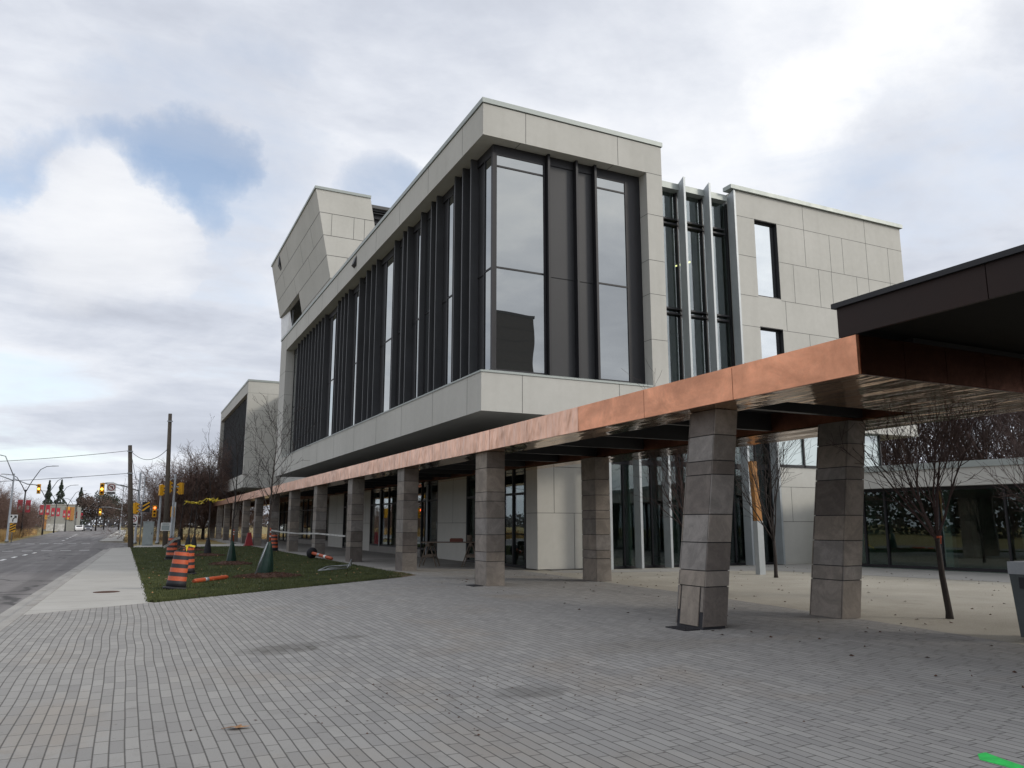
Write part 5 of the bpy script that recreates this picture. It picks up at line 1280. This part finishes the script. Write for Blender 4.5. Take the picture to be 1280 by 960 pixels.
# --- utility poles and wires
def upole(x, y, h, lean, label, fit):
    t = thing('utility_pole', (x, y, 0.0), label, 'utility pole', 'wooden utility poles at the corner')
    f = MB(); f.tube([(x,y,-0.1),(x+lean*0.5,y,h*0.5),(x+lean,y,h)], [0.19,0.165,0.135], 10); part(f, 'pole', M['wood_pole'], t)
    for z in fit:
        f = MB(); f.box(x+lean*z/h-0.2, x+lean*z/h+0.2, y-0.2, y-0.14, z-0.04, z+0.04); part(f, 'bracket', M['galv'], t)
    return t
upole(0.31, 63.8, 7.35, -0.62, 'shorter wooden utility pole standing in the sidewalk corner', (6.9, 5.3))
upole(2.62, 65.0, 10.0, -0.35, 'tall leaning wooden utility pole behind the lawn corner', (9.4,))
def wire(a, b, sag, label, group='overhead wires'):
    a, b = Vector(a), Vector(b); pts = [a.lerp(b, k/14)-Vector((0,0,sag*4*(k/14)*(1-k/14))) for k in range(15)]
    f = MB(); f.tube(pts, 0.022, 4); tag(f.build('overhead_wire', M['wire']), label, 'wire', group)
wire((-0.27,63.65,6.95), (-26,60,5.3), 0.75, 'thick overhead wire leaving the shorter pole to the left, upper of two')
wire((-0.12,63.65,5.3), (-40,75,3.9), 0.6, 'thin overhead wire leaving the shorter pole to the left, lower of two')
wire((-0.25,63.7,6.95), (2.3,64.85,7.3), 0.75, 'short sagging wire strung between the two wooden poles')
wire((-0.2,63.8,6.8), (0.75,67,3.2), 0.05, 'stay wire running down steeply from the shorter pole')

# --- courtyard things
t = thing('litter_bin', (12.05, 7.15, 0.0), 'dark grey tapered litter bin at the right edge of the court', 'bin')
def tap(mb, x0, x1, y0, y1, z0, z1, e, m=0):
    mb.hexa([(x0+e,y0+e,z0),(x1-e,y0+e,z0),(x1-e,y1-e,z0),(x0+e,y1-e,z0),(x0,y0,z1),(x1,y0,z1),(x1,y1,z1),(x0,y1,z1)], m)
f = MB(); tap(f, 11.85,12.5,6.85,7.5,0.02,0.92,0.045); part(f, 'body', M['binm'], t)
f = MB(); tap(f, 11.84,12.51,6.84,7.51,0.922,1.10,0.0); part(f, 'lid', M['galv'], t)
f = MB(); f.box(11.835,11.85,6.98,7.36,0.72,0.88); part(f, 'opening', M['black'], t)
t = thing('timber_post', (19.1, 20.4, 0.0), 'slim grey post with an orange timber upper board beside the court window', 'post')
f = MB(); f.box(18.97,19.22,20.3,20.5,-0.02,1.75); part(f, 'base', M['steel'], t)
f = MB(); f.hexa([(18.98,20.3,1.752),(19.2,20.3,1.752),(19.2,20.48,1.752),(18.98,20.48,1.752),(18.86,20.3,3.75),(19.08,20.3,3.75),(19.08,20.48,3.75),(18.86,20.48,3.75)]); part(f, 'board', M['ply'], t)

# --- small things on the pavers
lf = MB(); r = random.Random(4)
pts = []
for k in range(11):
    a = 6.283*k/11; q = 0.075 if k % 2 == 0 else 0.035
    pts.append((math.cos(a)*q*1.4, math.sin(a)*q, 0.012+0.018*r.random()))
c0 = (0,0,0.022)
for k in range(11): lf.face([c0, pts[k], pts[(k+1) % 11]])
lf.tube([(0.0,0,0.02),(-0.12,0.02,0.012)], 0.003, 4)
tag(lf.build('fallen_leaf', M['leaf'], loc=(0.93,7.08,0.0)), 'single curled brown leaf lying on the pavers in the foreground', 'leaf')
f = MB()
def patch(mb, pts, z): mb.prism(pts, 0.0005, z)
patch(f, [(5.575, 3.883), (5.582, 3.755), (5.586, 3.556), (5.694, 3.62), (5.741, 3.845), (5.784, 3.978), (5.692, 3.978)], 0.004)
o = f.build('survey_mark', M['paint_green']); tag(o, 'bright green spray-painted survey mark on the pavers at bottom right', 'paint mark')
f = MB(); f.lathe([(0.30,0.0),(0.30,0.004),(0.26,0.005)], 20, 0, Matrix.Translation((-0.35,22.2,0.001))); tag(f.build('manhole_cover', M['mulch']), 'rusty round cover set in the concrete sidewalk', 'cover')

lv = MB(); r = random.Random(44)
for k in range(330):
    x = r.uniform(8.0, 24.0); y = r.uniform(3.5, 24.0); z = 0.004
    a = r.uniform(0, 6.28); q = r.uniform(0.012, 0.05)*(0.8 if r.random() < 0.8 else 1.3)
    lv.face([(x+math.cos(a)*q, y+math.sin(a)*q, z+0.004), (x-math.sin(a)*q*0.6, y+math.cos(a)*q*0.6, z+0.02), (x-math.cos(a)*q, y-math.sin(a)*q, z+0.004), (x+math.sin(a)*q*0.6, y-math.cos(a)*q*0.6, z)])
for k in range(170):
    t = r.random(); x = r.gauss(3.4, 1.1); y = r.gauss(7.5, 0.9); a = r.uniform(0, 6.28); q = r.uniform(0.004, 0.016)
    lv.face([(x+math.cos(a)*q, y+math.sin(a)*q, 0.003), (x-math.sin(a)*q, y+math.cos(a)*q, 0.008), (x-math.cos(a)*q, y-math.sin(a)*q, 0.003), (x+math.sin(a)*q, y-math.cos(a)*q, 0.002)])
tag(lv.build('ground_litter', M['mulch']), 'dark specks and leaf scraps scattered over the pavers and gravel', 'litter', kind='stuff')

# --- dark building behind the camera, mirrored in the corner window
t = thing('brick_building', (30.0, -22, -0.16), 'dark brick building across the drive that shows only mirrored in the corner window', 'building')
f = MB(); f.box(25.0,36.0,-34,-22,-0.16,22.5)
for z in np.arange(1.2, 22, 1.1): f.box(25.0,36.0,-22.02,-22.0,z,z+0.06,1)
part(f, 'wall', [M['brick_dark'], M['innerdk']], t)
f = MB(); f.box(24.9,36.1,-34.1,-21.9,22.5,22.8); part(f, 'roof_edge', M['dark'], t)
# wood to the west, mirrored in the court glass
r = random.Random(35); c = MB()
for k in range(30000):
    y = r.uniform(-40, 150); x = -75 - r.uniform(0, 25); h = 12*(0.8+0.5*mnoise.noise((y*0.05, 8.3, 0)))
    p = Vector((x, y, -0.2 + h*r.random()**0.8)); s_ = r.uniform(0.5,1.1); a = Vector((r.gauss(0,1),r.gauss(0,1),r.gauss(0,1))).normalized(); b = a.orthogonal().normalized()
    c.face([p-a*s_*0.5, p+b*s_*0.4, p+a*s_*0.5, p-b*s_*0.4])
tag(c.build('western_wood', M['brownleaf']), 'dark wood far across the road to the left', 'wood', kind='stuff')
